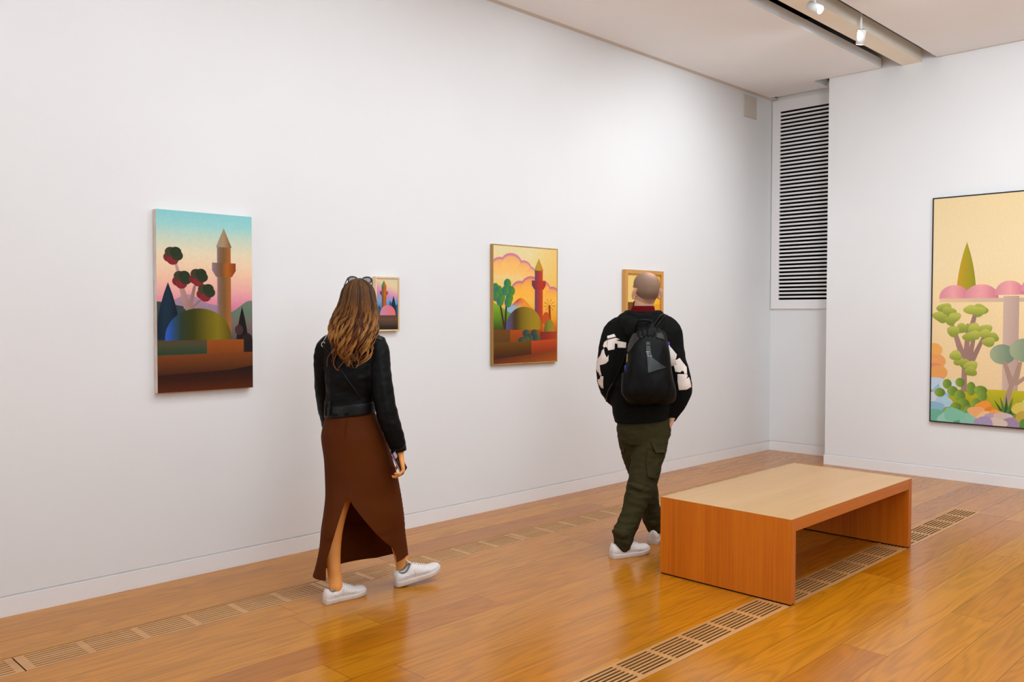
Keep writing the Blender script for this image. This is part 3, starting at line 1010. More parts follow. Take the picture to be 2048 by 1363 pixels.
def sneaker(parent, heel, heading, length=.28, pitch=0.0, name='sneaker', label=None, side=1, lace_loop=True):
    """low white trainer; heel = ground point under the heel end"""
    f0, r = frame(heading)
    a = math.radians(pitch)
    f = f0 * math.cos(a) + ZZ * math.sin(a)
    up = ZZ * math.cos(a) - f0 * math.sin(a)
    k = length / .28
    h = V(heel)

    def L(x, y, z):
        curve = .010 * max(0, (x - .19) / .09) ** 2      # toe spring
        bend = side * .006 * math.sin(PI * min(1, max(0, x / .28)))
        return h + f * (x * k) + r * ((y + bend) * k) + up * ((z + curve) * k)
    rows = smooth_rings(SHOE, 3)
    up_m = MB()
    rings = []
    for x, hw, st, top in rows:
        zc, hz = (top + .012) / 2, (top - .012) / 2
        ring = []
        for j in range(28):
            t = 2 * PI * j / 28
            ct, sn = math.cos(t), math.sin(t)
            yy = math.copysign(abs(ct) ** .8, ct)
            zz = math.copysign(abs(sn) ** .8, sn)
            lean = 1 - .38 * max(0, zz) ** 1.5        # narrower towards the top
            ring.append(L(x, hw * yy * lean * .96, zc + hz * zz))
        rings.append(ring)
    up_m.loft(rings)
    sh = up_m.solid(name, 'shoe', parent, .004, 3)
    if label:
        sh['label'] = label
    so = MB()
    rings = []
    for x, hw, st, top in rows:
        w2 = hw * 1.06 + .001
        rings.append([L(x, w2 * q, z) for q, z in ((-.93, 0), (.93, 0), (1, .006), (1, st + .003), (.9, st + .007), (-.9, st + .007), (-1, st + .003), (-1, .006))])
    so.loft(rings).build('sole', 'sole', sh, True, bevel=.002)
    # laces across the tongue, bow at the top
    tz = lambda x: next((a[3] + (b[3] - a[3]) * (x - a[0]) / (b[0] - a[0]) for a, b in zip(rows, rows[1:]) if a[0] <= x <= b[0]), .05)
    la = MB()
    for q in range(6):
        x = .108 + q * .0155
        wl = .017 + q * .0008
        la.tube([L(x, -wl, tz(x) - .009), L(x + .001, -wl * .6, tz(x) + .0015), L(x + .002, 0, tz(x) + .003), L(x + .001, wl * .6, tz(x) + .0015), L(x, wl, tz(x) - .009)], .0030 * k, 6)
    if lace_loop:
        x = .104
        for s in (-1, 1):
            la.tube([L(x, 0, .100), L(x - .004, s * .012, .112), L(x - .012, s * .020, .120), L(x - .006, s * .024, .112), L(x + .004, s * .010, .102)], .0026 * k, 6)
    la.build('laces', 'lace', sh)
    # collar lining, heel tab and side seam lines
    co = MB()
    ring = []
    for j in range(26):
        t = 2 * PI * j / 26
        x = .060 + .040 * math.cos(t)
        ring.append(L(x, .021 * math.sin(t), tz(max(.012, x)) - .004 + .004 * math.cos(t)))
    co.tube(ring + ring[:2], .0050 * k, 8, False)
    co.build('collar', 'sock', sh)
    # stitched panel lines on both flanks and round the toe cap
    bvs = bvh_of(sh)
    st = MB()
    for s_ in (-1, 1):
        for line in ([(.052, .030), (.062, .048), (.050, .066)], [(.100, .030), (.112, .052), (.104, .082)], [(.165, .030), (.182, .046), (.196, .058)], [(.030, .050), (.085, .046), (.150, .040), (.190, .038)]):
            pp = []
            for x_, z_ in smooth_rings(line, 5):
                hit = bvs.find_nearest(L(x_, s_ * .06, z_))
                if hit[0] is not None:
                    pp.append(hit[0] + hit[1] * .0002)
            st.tube(pp, .0011 * k, 5)
    st.build('stitching', 'seam', sh)
    tb = MB()
    tb.tube([L(-.001, 0, .045), L(.0005, 0, .066), L(.006, 0, .084)], .007 * k, 10, True, .35)
    tb.build('heel_tab', 'shoe', sh)
    return sh


def wrinkles(amp, freq, stretch=(1, 1, 1), seed=0):
    o = V((seed * 3.1, seed * 1.7, seed * .9))

    def fn(co, n):
        p = V((co.x * stretch[0], co.y * stretch[1], co.z * stretch[2]))
        a = noise.noise(p * freq + o)
        b = noise.noise(p * freq * 2.3 + o)
        return amp * ((1 - abs(a) * 2) * .7 + b * .5)
    return fn


def patch(poly, d_from, bvh, lift, step=1.6, soft=.5):
    """cloth print: an outline measured on the garment, laid on the garment's own surface"""
    xs, ys = [p[0] for p in poly], [p[1] for p in poly]
    extra = []
    x = min(xs) + step * .5
    while x < max(xs):
        y = min(ys) + step * .5
        while y < max(ys):
            extra.append(V((x + .21 * math.sin(y * 3), y + .17 * math.cos(x * 5))))
            y += step
        x += step
    dense = []
    for a, b in zip(poly, poly[1:] + poly[:1]):
        n = max(1, int(math.hypot(b[0] - a[0], b[1] - a[1]) / step))
        dense += [V((a[0] + (b[0] - a[0]) * k / n, a[1] + (b[1] - a[1]) * k / n)) for k in range(n)]
    r = delaunay_2d_cdt(dense + extra, [], [list(range(len(dense)))], 1, 1e-5)
    vv, ok = [], []
    for p in r[0]:
        w0 = P(p.x, p.y, d_from)
        dr = (w0 - CAM).normalized()
        hit, nor, idx, dist = bvh.ray_cast(w0, dr)
        if hit is None or dist > .6:
            vv.append(V((0, 0, 0)))
            ok.append(False)
        else:
            vv.append(hit + (nor * soft - dr * (1 - soft)).normalized() * lift)
            ok.append(True)
    ff = [list(q) for q in r[2] if all(ok[k] for k in q) and max((vv[q[0]] - vv[q[1]]).length, (vv[q[1]] - vv[q[2]]).length, (vv[q[2]] - vv[q[0]]).length) < .16]
    used = sorted({k for q in ff for k in q})
    mp = {k: j for j, k in enumerate(used)}
    return [vv[k] for k in used], [[mp[k] for k in q] for q in ff]


def bvh_of(o):
    m = o.data
    return BVHTree.FromPolygons([v.co.copy() for v in m.vertices], [list(p.vertices) for p in m.polygons])


def print_on(name, polys, d_from, target, m, parent, lift=.0022):
    mb = MB()
    b = bvh_of(target)
    for poly in polys:
        v, f = patch(poly, d_from, b, lift)
        i = len(mb.v)
        mb.v += v
        mb.f += [[i + k for k in q] for q in f]
    used = sorted({k for q in mb.f for k in q})
    mp = {k: j for j, k in enumerate(used)}
    mb.v = [mb.v[k] for k in used]
    mb.f = [[mp[k] for k in q] for q in mb.f]
    o = mb.build(name, m, parent)
    sd = o.modifiers.new('Solidify', 'SOLIDIFY')
    sd.thickness, sd.offset = .0016, 0
    return o


# ================================================================== the woman
WG = P(718, 1165, 4.62)
woman = empty('person', (WG.x, WG.y, 0), 'woman with long wavy brown hair in black leather jacket and brown slit skirt, walking', 'person')
hf, hr = frame(49)
hup = (ZZ + hf * .0 - hr * .02).normalized()
HC = P(716, 603, 4.60)

body = MB()
HL = add_head(body, HC, hf, hr, hup, .97)
ptube(body, [(708, 668, 4.62, .062), (710, 650, 4.61, .052), (713, 625, 4.61, .054)], 16)
rr = smooth_rings([(706, 664, 40, 4.62, .055), (706, 680, 54, 4.62, .075), (705, 715, 50, 4.61, .085), (703, 760, 44, 4.61, .085), (702, 800, 40, 4.61, .085),
                   (703, 840, 46, 4.62, .095), (707, 875, 56, 4.62, .11), (708, 900, 56, 4.62, .11), (712, 925, 46, 4.63, .10)], 3)
body.loft([pring(a, b, c, d, e) for a, b, c, d, e in rr])
LARM = [(660, 690, 4.62, .045), (651, 722, 4.65, .042), (649, 770, 4.69, .038), (653, 815, 4.76, .034), (664, 868, 4.90, .029), (672, 893, 4.96, .024)]
RARM = [(750, 690, 4.60, .045), (757, 730, 4.57, .042), (764, 775, 4.54, .038), (776, 833, 4.53, .035), (791, 880, 4.54, .029), (799, 904, 4.55, .024)]
ptube(body, LARM)
ptube(body, RARM)
# legs: left one trailing and bare in the slit, right one in front
ptube(body, [(690, 880, 4.60, .080), (690, 930, 4.58, .074), (685, 980, 4.56, .058), (673, 1025, 4.545, .053), (666, 1062, 4.535, .050), (665, 1100, 4.53, .043), (668, 1138, 4.515, .035), (672, 1172, 4.505, .036)], 20)
ptube(body, [(727, 880, 4.63, .080), (750, 945, 4.68, .072), (772, 1000, 4.73, .057), (788, 1050, 4.78, .051), (799, 1095, 4.80, .042), (804, 1125, 4.81, .035), (806, 1150, 4.81, .037)], 20)
# hands
rw = P(801, 910, 4.55)
add_hand(body, rw, -ZZ * .96 + UH * .16 - WH * .02, -UH * .9 - WH * .25, WH * .95 - UH * .2, (.75, 1.0, .5), .93, .10, .5, (.6, .85, .95, 1.15))
lw = P(675, 901, 4.98)
add_hand(body, lw, -ZZ * .9 + UH * .2 + WH * .3, UH, WH, (.35, .4, .3), .93)
bw = body.solid('body', 'skin_w', woman, .0045, 4)
add_eyes(HL, hr, hf, hup, .97, bw)

# jacket ------------------------------------------------------------
jk = MB()
rr = smooth_rings([(708, 656, 22, 4.62, .062, 0), (708, 664, 40, 4.62, .082, 0), (708, 674, 55, 4.62, .098, 0), (707, 690, 60, 4.61, .110, 0), (706, 720, 57, 4.61, .118, 0),
                   (704, 750, 53, 4.60, .116, 0), (702, 780, 49, 4.60, .108, 0), (701, 803, 48, 4.60, .108, .005), (700, 825, 49, 4.60, .118, .014)], 3)
jk.loft([pring(a, b, c, d, e, p=2.3, tilt=g) for a, b, c, d, e, g in rr])
ptube(jk, [(662, 688, 4.62, .056), (650, 704, 4.64, .056), (648, 735, 4.66, .052), (648, 772, 4.69, .049), (653, 815, 4.76, .046), (663, 862, 4.89, .042), (670, 884, 4.945, .038)], 20)
ptube(jk, [(748, 684, 4.60, .060), (755, 703, 4.58, .060), (759, 735, 4.56, .058), (764, 772, 4.54, .056), (775, 830, 4.53, .054), (788, 868, 4.535, .048), (795, 889, 4.545, .042), (797, 897, 4.548, .040)], 20, ends=False)
jk.tube([P(684, 664, 4.60), P(700, 657, 4.545), P(722, 656, 4.545), P(736, 663, 4.59)], [.022, .026, .026, .02], 12)     # collar roll
jacket = jk.solid('leather_jacket', 'leather', woman, .0055, 4, wrinkles(.0042, 11, (1, 1, 1.5), 2))
tag(jacket, 'black leather biker jacket')
bb = bvh_of(jacket)
# hem belt with loop and buckle
bt = MB()
rings_o = [pring(700.5, y, 48.2 + c, 4.60, .116 + c * .0008, p=2.3, tilt=.012, n=64) for y, c in ((806, 1.0), (808, 2.2), (815, 2.4), (824, 2.6), (828, 2.2), (829, .5))]
bt.loft(rings_o)
belt = bt.build('waist_belt', 'belt', jacket)
lp = MB()
c = P(653.5, 815, 4.535)
for x in (651, 659):
    lp.tube([P(x, 803, 4.497 - .0 + (659 - x) * .004), P(x, 829, 4.497 + (659 - x) * .004)], .006, 8)
lp.build('belt_loop', 'belt', belt)
# epaulettes
for x0, x1, y0, y1, d in ((741, 765, 664, 672, 4.57), (654, 672, 673, 667, 4.58)):
    v, f = patch([(x0, y0 - 1), (x1, y1), (x1 - 1, y1 + 9), (x0 - 1, y0 + 8)], 4.2, bb, .004)
    m2 = MB()
    m2.v, m2.f = v, f
    e = m2.build('epaulette', 'belt', jacket)
    e.modifiers.new('Solidify', 'SOLIDIFY').thickness = .006
for pts in ([(700, 757), (682, 766), (668, 770)], [(664, 742), (690, 752), (716, 786), (722, 800)], [(722, 792), (700, 790), (665, 794)], [(643, 764), (651, 778), (655, 803)]):
    sm = MB()
    pp = []
    for (ax, ay), (bx, by) in zip(pts, pts[1:]):
        for q in range(8):
            s0 = P(ax + (bx - ax) * q / 8, ay + (by - ay) * q / 8, 4.2)
            hit = bb.ray_cast(s0, (s0 - CAM).normalized())
            if hit[0] is not None:
                pp.append(hit[0])
    if len(pp) > 3:
        sm.tube(pp, .0022, 6).build('seam', 'leather', jacket)
for cx, cy, dd, ux in ((796.5, 899, 4.548, 0),):
    tb = MB()
    a, b = P(795.2, 888, 4.545), P(797.5, 901, 4.55)
    tb.tube([a, b], [.0425, .0415], 24, False).build('cuff', 'belt', jacket)

# skirt -------------------------------------------------------------
SK = [(701, 806, 43, 4.60, .095, 0), (702, 830, 50, 4.60, .114, 0), (706, 862, 62.0, 4.60, .134, .01), (708.5, 880, 65.2, 4.60, .140, .015), (716, 915, 67.6, 4.60, .142, .03),
      (723, 955, 72.0, 4.60, .145, .05), (726, 985, 74.5, 4.60, .152, .07), (726.5, 1015, 78.5, 4.60, .165, .085), (726, 1045, 82.5, 4.60, .178, .10), (726, 1080, 85.5, 4.60, .186, .115),
      (724.5, 1110, 90, 4.60, .192, .12), (721.5, 1136, 95, 4.60, .195, .12)]
SL = {981: (694, 696), 1000: (686.5, 708), 1023: (678, 726), 1050: (669, 748), 1077: (660, 768), 1100: (652, 786), 1120: (651, 792), 1137: (652, 793)}


def slit(y):
    ks = sorted(SL)
    for a, b in zip(ks, ks[1:]):
        if a <= y <= b:
            t = (y - a) / (b - a)
            return tuple(p + (q - p) * t for p, q in zip(SL[a], SL[b]))
    return None


def px_of(p):
    q = p - CAM
    return 1024 + F_PX * q.dot(RT) / q.dot(FW)


sk = MB()
NS = 120
rows = smooth_rings(SK, 6)
grid = []
for x, y, hw, d, b, sh in rows:
    z0 = P(x, y, d).z
    lft, rgt = P(x - hw, y, d - sh), P(x + hw, y, d + sh)
    lft.z = rgt.z = z0
    mid_p, ax = (lft + rgt) / 2, (rgt - lft) / 2
    if y > 1060:
        b = b * .94

    def ring_at(t_, k_=1.0):
        return mid_p + ax * (math.cos(t_) * k_) + WH * (b * math.sin(t_) * k_)

    def solve(px):
        lo, hi = -PI, 0.0
        for _ in range(30):
            m_ = (lo + hi) / 2
            if px_of(ring_at(m_)) < px:
                lo = m_
            else:
                hi = m_
        return (lo + hi) / 2
    s = slit(y) if y >= 981 else None
    if y < 981:
        a0 = a1 = solve(694.5)
    else:
        s = s or SL[1137]
        a0, a1 = solve(s[0]), solve(s[1])
    # from the right edge of the slit round the front to its left edge
    row = []
    low = max(0, (y - 960) / 175)
    for j in range(NS + 1):
        t = a1 + (2 * PI + a0 - a1) * j / NS
        fold = 1 + low * .010 * math.sin(5 * t + y * .010) + .004 * math.sin(3 * t + y * .05)
        # diagonal drag lines from the slit and gathers along the right side seam
        fold += .012 * low * math.sin((t * 6 + y * .045)) * math.exp(-((t + 2.4) / .8) ** 2)
        g = math.exp(-((math.atan2(math.sin(t), math.cos(t)) + .10) / .30) ** 2)
        fold += g * .016 * math.sin(y * .62 + math.sin(t * 9)) * max(0, min(1, (y - 900) / 90))
        fold += .008 * math.sin(y * .09 + t * 2.0) * math.exp(-((t + 1.2) / .7) ** 2)
        fold += .010 * math.sin(y * .11 - t * 3.0) * math.exp(-((t + .7) / .5) ** 2) * max(0, min(1, (y - 930) / 60))
        lift = .040 * max(0, (y - 1060) / 76) * max(0, math.cos(t + .2)) if y > 1060 else 0
        row.append(ring_at(t, fold) + ZZ * lift)
    grid.append(row)
for row in grid:
    sk.v += row
W1 = NS + 1
for i in range(len(grid) - 1):
    for j in range(NS):
        a = i * W1 + j
        sk.f.append([a, a + 1, a + 1 + W1, a + W1])
    if rows[i][1] < 981 and rows[i + 1][1] < 985:
        a = i * W1
        sk.f.append([a + NS, a, a + W1, a + NS + W1])
skirt = sk.build('skirt', 'skirt', woman)
sd = skirt.modifiers.new('Solidify', 'SOLIDIFY')
sd.thickness, sd.offset = .003, -1
ss = skirt.modifiers.new('Subsurf', 'SUBSURF')
ss.levels = ss.render_levels = 1
tag(skirt, 'dark brown maxi skirt with an open back slit')
# vertical back seam
sm = MB()
sm.tube([P(x, y, 4.60 - b - .0012) for x, y, b in ((694, 838, .122), (690, 862, .1335), (689, 890, .1385), (690, 930, .1425), (692.5, 965, .149))], .0016, 6).build('seam', 'skirt', skirt)

# shoes -------------------------------------------------------------
la = P(648.5, 1206, 4.45)
sneaker(woman, (la.x, la.y, 0), -2, .248, 0, label='white sneaker on the trailing left foot', side=-1)
ra = P(790.5, 1172.5, 4.735)
sneaker(woman, (ra.x, ra.y, .003), -13, .276, 9, label='white sneaker on the leading right foot, toe raised', side=1)

# hair --------------------------------------------------------------
HR = [(557.5, 713, 721, 4.60, .020), (560, 705, 729, 4.60, .055), (567, 694, 739, 4.60, .085), (580, 684.5, 748, 4.595, .108), (600, 679, 752, 4.59, .118), (620, 671.5, 754, 4.585, .112),
      (640, 663, 755, 4.57, .100), (660, 661.5, 754, 4.55, .090), (676, 664, 747, 4.535, .080), (692, 668, 741, 4.515, .058), (706, 672, 736, 4.50, .042), (720, 677, 732, 4.488, .028), (733, 684, 722, 4.480, .015)]
HRr = smooth_rings(HR, 4)


def hair_at(y):
    for a, b in zip(HRr, HRr[1:]):
        if a[0] <= y <= b[0]:
            t = (y - a[0]) / (b[0] - a[0] + 1e-9)
            return [p + (q - p) * t for p, q in zip(a, b)]
    return list(HRr[-1]) if y > HRr[-1][0] else list(HRr[0])


def hair_pt(y, phi, k=1.0):
    yy, l, r, d, b = hair_at(y)
    return P((l + r) / 2, y, d) + UH * ((r - l) / 2 * d / F_PX * math.cos(phi) * k) + WH * (b * math.sin(phi) * (k + .06))


hb = MB()
DK, MD, LT, GD = lin((34, 19, 9)), lin((76, 44, 16)), lin((122, 78, 32)), lin((166, 114, 54))
TIP = lin((122, 62, 18))
rings, cols = [], []
for y, l, r, d, b in [h_ for h_ in HRr if h_[0] < 672]:
    rings.append([hair_pt(y, 2 * PI * j / 36, .955 if y < 690 else .85) for j in range(36)])
    cols.append(lin((30, 17, 8)))
hb.loft(rings, True, True, cols)
random.seed(21)


def lerp3(a, b, t):
    return tuple(p + (q - p) * t for p, q in zip(a, b))


NL = 150
for k in range(NL):
    big = k % 2 == 0            # bold outer locks over a finer under-layer
    phi0 = -PI * (1.06 - 1.12 * ((k * .618034) % 1.0)) + random.uniform(-.05, .05)      # round the back of the head
    side = abs(math.cos(phi0))
    ye0 = 664 + 80 * random.random() ** 1.1 - side * 14 if big else random.uniform(640, 690) - side * 6
    ys0 = 557.6 + random.random() ** 2 * 18
    n = 26
    ph = random.uniform(0, 6.28)
    amp = random.uniform(.016, .032) if big else random.uniform(.008, .016)
    fr = random.uniform(1.7, 2.6)
    drift = random.uniform(-.40, .40)
    dep0 = random.uniform(.935, .985) if big else random.uniform(.90, .95)
    tone = random.random()
    width = random.uniform(.05, .09)
    for sub in range(11 if big else 7):          # the single strands of one lock
        a_ = random.uniform(-1, 1)
        phi = phi0 + a_ * width
        depth = dep0 + random.uniform(-.014, .014)
        y_end = ye0 - abs(a_) * 10 + random.uniform(-5, 4)
        if math.sin(phi) > -.05:
            y_end = min(y_end, 690)
        y_start = ys0 + random.uniform(0, 6)
        tn = tone + random.uniform(-.25, .25)
        if big:
            base = lerp3(MD, LT, random.random() * .6) if tn > .55 else lerp3(DK, MD, random.random())
            tipc = lerp3(TIP, GD, random.random()) if tn > .4 else lerp3(DK, TIP, random.random())
        else:
            base, tipc = lerp3(DK, MD, max(0, tn) * .7), lerp3(DK, TIP, max(0, tn) * .8)
        r0 = random.uniform(.0016, .0030)
        pts, rad, col = [], [], []
        for q in range(n + 1):
            t = q / n
            y = y_start + (y_end - y_start) * t ** .92
            wv = max(0, (y - 600) / 105)
            ph2 = phi0 + (phi - phi0) * (1.15 - .75 * max(0, t - .35) / .65) + drift * t * t      # strands gather towards the tip
            p = hair_pt(y, ph2, depth + .02 * wv * math.sin(ph * 2 + t * 7))
            p += UH * (amp * wv * math.sin(fr * t * 6.28 + ph + a_ * .5)) + WH * (amp * .8 * wv * math.cos(fr * t * 6.28 + ph + a_ * .5) - .006 * wv)
            pts.append(p)
            rad.append(r0 * (1 if t < .8 else max(.2, (1 - t) / .2)))
            cc = lerp3(base, tipc, max(0, min(1, (y - 590) / 100)))
            if big and tn > .6:      # sun-lightened mid-length
                cc = lerp3(cc, GD, .6 * math.exp(-((y - 640 - 30 * tone) / 32) ** 2))
            col.append(cc)
        hb.tube(pts, rad, 5, True, 1.0, None, col)
# loose ends on the shoulders
for pts in ([(672, 690), (664, 703), (656, 716), (655, 732)], [(678, 690), (668, 700), (667, 716), (664, 722)], [(742, 676), (746, 690), (744, 700), (747, 706)], [(668, 660), (660, 672), (664, 684), (676, 690)],
            [(676, 700), (672, 712), (668, 726), (674, 738), (680, 740)], [(690, 700), (694, 716), (684, 728), (676, 738)], [(712, 700), (713, 715), (702, 722), (697, 731)], [(735, 690), (738, 702), (733, 715), (722, 722)]):
    rr = smooth_rings([(a, b) for a, b in pts], 6)
    pp = []
    for a, b in rr:
        s0 = P(a, b, 4.2)
        hit = bb.ray_cast(s0, (s0 - CAM).normalized())
        pp.append((hit[0] if hit[0] is not None else P(a, b, 4.5)) - WH * .012)
    n = len(pp)
    hb.tube(pp, [.006 * (1 - .75 * q / n) for q in range(n)], 7, True, .8, None, [lerp3(MD, TIP, q / n) for q in range(n)])
hair = hb.build('hair', 'hair', woman)
tag(hair, 'long wavy brown hair with golden strands')

# sunglasses pushed up on her head ----------------------------------
gr = empty('sunglasses', tuple(P(718, 560, 4.60)), 'dark sunglasses pushed up on top of the woman\'s head', 'sunglasses')
GC = P(719.5, 561.2, 4.63)
gu = (UH - ZZ * .03).normalized()
gz = (ZZ * .92 + WH * .40).normalized()


def lens_ring(cx, s, k=1.0):
    out = []
    for j in range(24):
        t = 2 * PI * j / 24
        c, q = math.cos(t), math.sin(t)
        c = math.copysign(abs(c) ** .85, c)
        out.append(GC + gu * (cx + .0255 * k * c) + gz * (.0190 * k * q * (1.0 + .12 * c * s)) + ZZ * .004)
    return out


fm = MB()
for s in (-1, 1):
    r_ = lens_ring(s * .0365, s)
    fm.tube(r_ + r_[:2], .0032, 8, False)
fm.tube([GC + gu * -.012 + gz * .006 + ZZ * .004, GC + gz * .009 + ZZ * .004, GC + gu * .012 + gz * .006 + ZZ * .004], .003, 8)
fo = fm.build('frame', 'frame_black', gr)
for s in (-1, 1):
    lm = MB()
    lm.loft([lens_ring(s * .0365, s, .96), [p + gz.cross(gu) * .002 for p in lens_ring(s * .0365, s, .96)]])
    lm.build('lens', 'lens_grey', gr)
    a = GC + gu * (s * .063) + gz * .011 + ZZ * .004
    tm = MB()
    tm.tube([a, a + gu * (s * .006) - WH * .02 - ZZ * .018, a + gu * (s * .010) - WH * .06 - ZZ * .045, a + gu * (s * .004) - WH * .10 - ZZ * .075], [.0030, .0028, .0026, .003], 8)
    tm.build('temple', 'frame_black', gr)

# phone in her right hand -------------------------------------------
pk = empty('phone', tuple(P(799, 920, 4.52)), 'dark phone with a lilac edge held in the woman\'s right hand', 'phone')
pa = (ZZ * .84 - UH * .36 - WH * .30).normalized()
pn = (UH * .80 - WH * .36 + ZZ * .30)
pn = (pn - pa * pn.dot(pa)).normalized()
pb = pa.cross(pn)
pmx = Matrix((pb, pn, pa)).transposed().to_4x4()
pmx.translation = P(798.5, 921, 4.535)
MB().box((-.034, -.004, -.068), (.034, .004, .068), pmx).build('body', 'phone', pk, False, bevel=.003)
MB().box((-.035, -.0052, -.069), (.035, -.0042, .069), pmx).build('screen', 'phone', pk, False)
MB().box((-.0352, -.0028, -.066), (-.0345, .0028, .066), pmx).build('edge_band', 'phone_case', pk, False)
MB().box((-.030, .0042, .030), (-.002, .0065, .062), pmx).build('camera_bump', 'phone_case', pk, False, bevel=.002)

# crossbody strap with a chain over her left shoulder ---------------
st = empty('shoulder_strap', tuple(P(660, 705, 4.50)), 'thin black bag strap with silver ring across the woman\'s back', 'strap')
pts = []
for a, b in smooth_rings([(648, 693), (658, 703), (672, 722), (690, 750), (708, 776), (722, 796), (738, 812)], 6):
    s0 = P(a, b, 4.2)
    hit = bb.ray_cast(s0, (s0 - CAM).normalized())
    if hit[0] is not None:
        pts.append(hit[0] - WH * .003)
MB().tube(pts, .0042, 8, True, .5).build('strap', 'belt', st)
ch = MB()
cp = []
for a, b in smooth_rings([(662, 661), (656, 668), (651, 676), (647.5, 683)], 4):
    s0 = P(a, b, 4.2)
    hit = bb.ray_cast(s0, (s0 - CAM).normalized())
    cp.append((hit[0] if hit[0] is not None else P(a, b, 4.56)) - WH * .004)
ch.tube(cp, .0022, 8).build('chain', 'silver', st)
rg = []
s0 = P(647.3, 688.5, 4.2)
hit = bb.ray_cast(s0, (s0 - CAM).normalized())
rc = (hit[0] if hit[0] is not None else P(647.3, 688.5, 4.55)) - WH * .005
for j in range(21):
    t = -1.2 + 5.5 * j / 20
    rg.append(rc + UH * (.0095 * math.cos(t)) + ZZ * (.0125 * math.sin(t)))
MB().tube(rg, .0024, 8).build('ring', 'silver', st)


# ================================================================== the man
MG = P(1287, 1100, 5.5)
man = empty('person', (MG.x, MG.y, 0), 'man with shaved head in black hoodie and olive cargo trousers, backpack on', 'person')
mf, mr = frame(60)
MHC = P(1292.3, 581.5, 5.48)
mup = (ZZ - mf * .10).normalized()
mfh = (mf + ZZ * .10).normalized()
body = MB()
ML = add_head(body, MHC, mfh, mr, mup, 1.03, 1.12)
ptube(body, [(1287, 645, 5.52, .072), (1287, 625, 5.51, .062), (1288, 605, 5.50, .062), (1291, 590, 5.50, .066)], 18)
rr = smooth_rings([(1287, 634, 40, 5.52, .07), (1287, 652, 58, 5.51, .10), (1287, 700, 54, 5.50, .115), (1285, 760, 50, 5.50, .115), (1285, 810, 46, 5.50, .11), (1287, 850, 48, 5.50, .11), (1288, 876, 44, 5.50, .10)], 3)
body.loft([pring(a, b, c, d, e) for a, b, c, d, e in rr])
ptube(body, [(1232, 662, 5.5, .056), (1219, 700, 5.48, .050), (1215, 740, 5.49, .044), (1222, 775, 5.54, .040), (1238, 803, 5.62, .033), (1250, 818, 5.69, .028)])
ptube(body, [(1342, 662, 5.5, .056), (1348, 700, 5.47, .050), (1355, 737, 5.455, .044), (1360, 768, 5.455, .040), (1354, 800, 5.48, .034), (1343, 830, 5.50, .027)])
RLEG = [(1303, 850, 5.49, .085), (1299, 885, 5.47, .082), (1291, 930, 5.44, .070), (1281, 975, 5.41, .056), (1267, 1015, 5.37, .052), (1251, 1055, 5.345, .040), (1244, 1080, 5.35, .031), (1242, 1096, 5.355, .027)]
LLEG = [(1266, 850, 5.52, .085), (1270, 890, 5.55, .080), (1282, 940, 5.60, .066), (1294, 985, 5.64, .054), (1301, 1015, 5.67, .048), (1307, 1045, 5.68, .036), (1310, 1070, 5.685, .028)]
ptube(body, RLEG, 20)
ptube(body, LLEG, 20)
add_hand(body, P(1343.5, 838, 5.465), -ZZ * .9 - UH * .30 + WH * .25, -UH * .8 + WH * .3, WH, (.35, .35, .2), 1.0, .03, .2)
add_hand(body, P(1252, 820, 5.70), UH * .8 - ZZ * .5 + WH * .1, -WH, ZZ, (.35, .4, .3), 1.0)
bm_ = body.solid('body', 'skin_m', man, .0045, 4)
add_eyes(ML, mr, mfh, mup, 1.03, bm_)

# cropped hair: the scalp from the nape to the thinning crown -------
me = bm_.data
keep, cols, vmap = [], [], {}
nrm = [p.vector.copy() for p in me.vertex_normals]
SKN = lin((214, 162, 130))
SKC, ST, STD = lin((206, 158, 136)), lin((138, 112, 94)), lin((96, 68, 50))
loc = []
for v in me.vertices:
    q = (v.co - MHC) / 1.03
    loc.append((q.dot(mr), q.dot(mfh), q.dot(mup)))
inside = []
for x, y, z in loc:
    front = .055 - max(0, .03 - z) * 1.4          # hairline at the temples
    nape = -.062 + max(0, y + .05) * .3
    inside.append(z > nape and y < front and z < .125 and abs(x) < .0795 and y * y + x * x < .0135 and not (abs(x) > .072 and -.045 < y < .025 and z < .018))
vv, ff = [], []
for p in me.polygons:
    if all(inside[k] for k in p.vertices):
        for k in p.vertices:
            if k not in vmap:
                vmap[k] = len(vv)
                vv.append(me.vertices[k].co + nrm[k] * .0004)
                x, y, z = loc[k]
                crown = math.exp(-((x - .012) / .034) ** 2 - ((y + .035) / .055) ** 2) * max(0, min(1, (z - .068) / .035))
                edge = max(0, min(1, (z - (-.062 + max(0, y + .05) * .3)) / .024)) ** .8
                dk = math.exp(-((z + .025) / .028) ** 2) * .55
                c = lerp3(ST, STD, dk)
                c = lerp3(c, SKC, min(1, crown * 1.15))
                c = lerp3(SKN, c, edge)
                cols.append(c)
        ff.append([vmap[k] for k in p.vertices])
hm = MB()
hm.v, hm.f, hm.c = vv, ff, cols
hh = hm.build('hair', 'stubble', man)
sd = hh.modifiers.new('Solidify', 'SOLIDIFY')
sd.thickness, sd.offset = .0006, -1
tag(hh, 'closely cropped brown hair thinning on the crown')
bd = MB()       # short beard along the jaw
bd.tube([ML(-.062, .025, -.070), ML(-.052, .050, -.090), ML(-.025, .080, -.112), ML(0, .088, -.118), ML(.025, .080, -.112), ML(.052, .050, -.090), ML(.062, .025, -.070)], [.008, .012, .014, .014, .014, .012, .008], 12)
bd.c = [lin((84, 58, 40))] * len(bd.v)
tag(bd.build('beard', 'stubble', man), 'short brown beard')

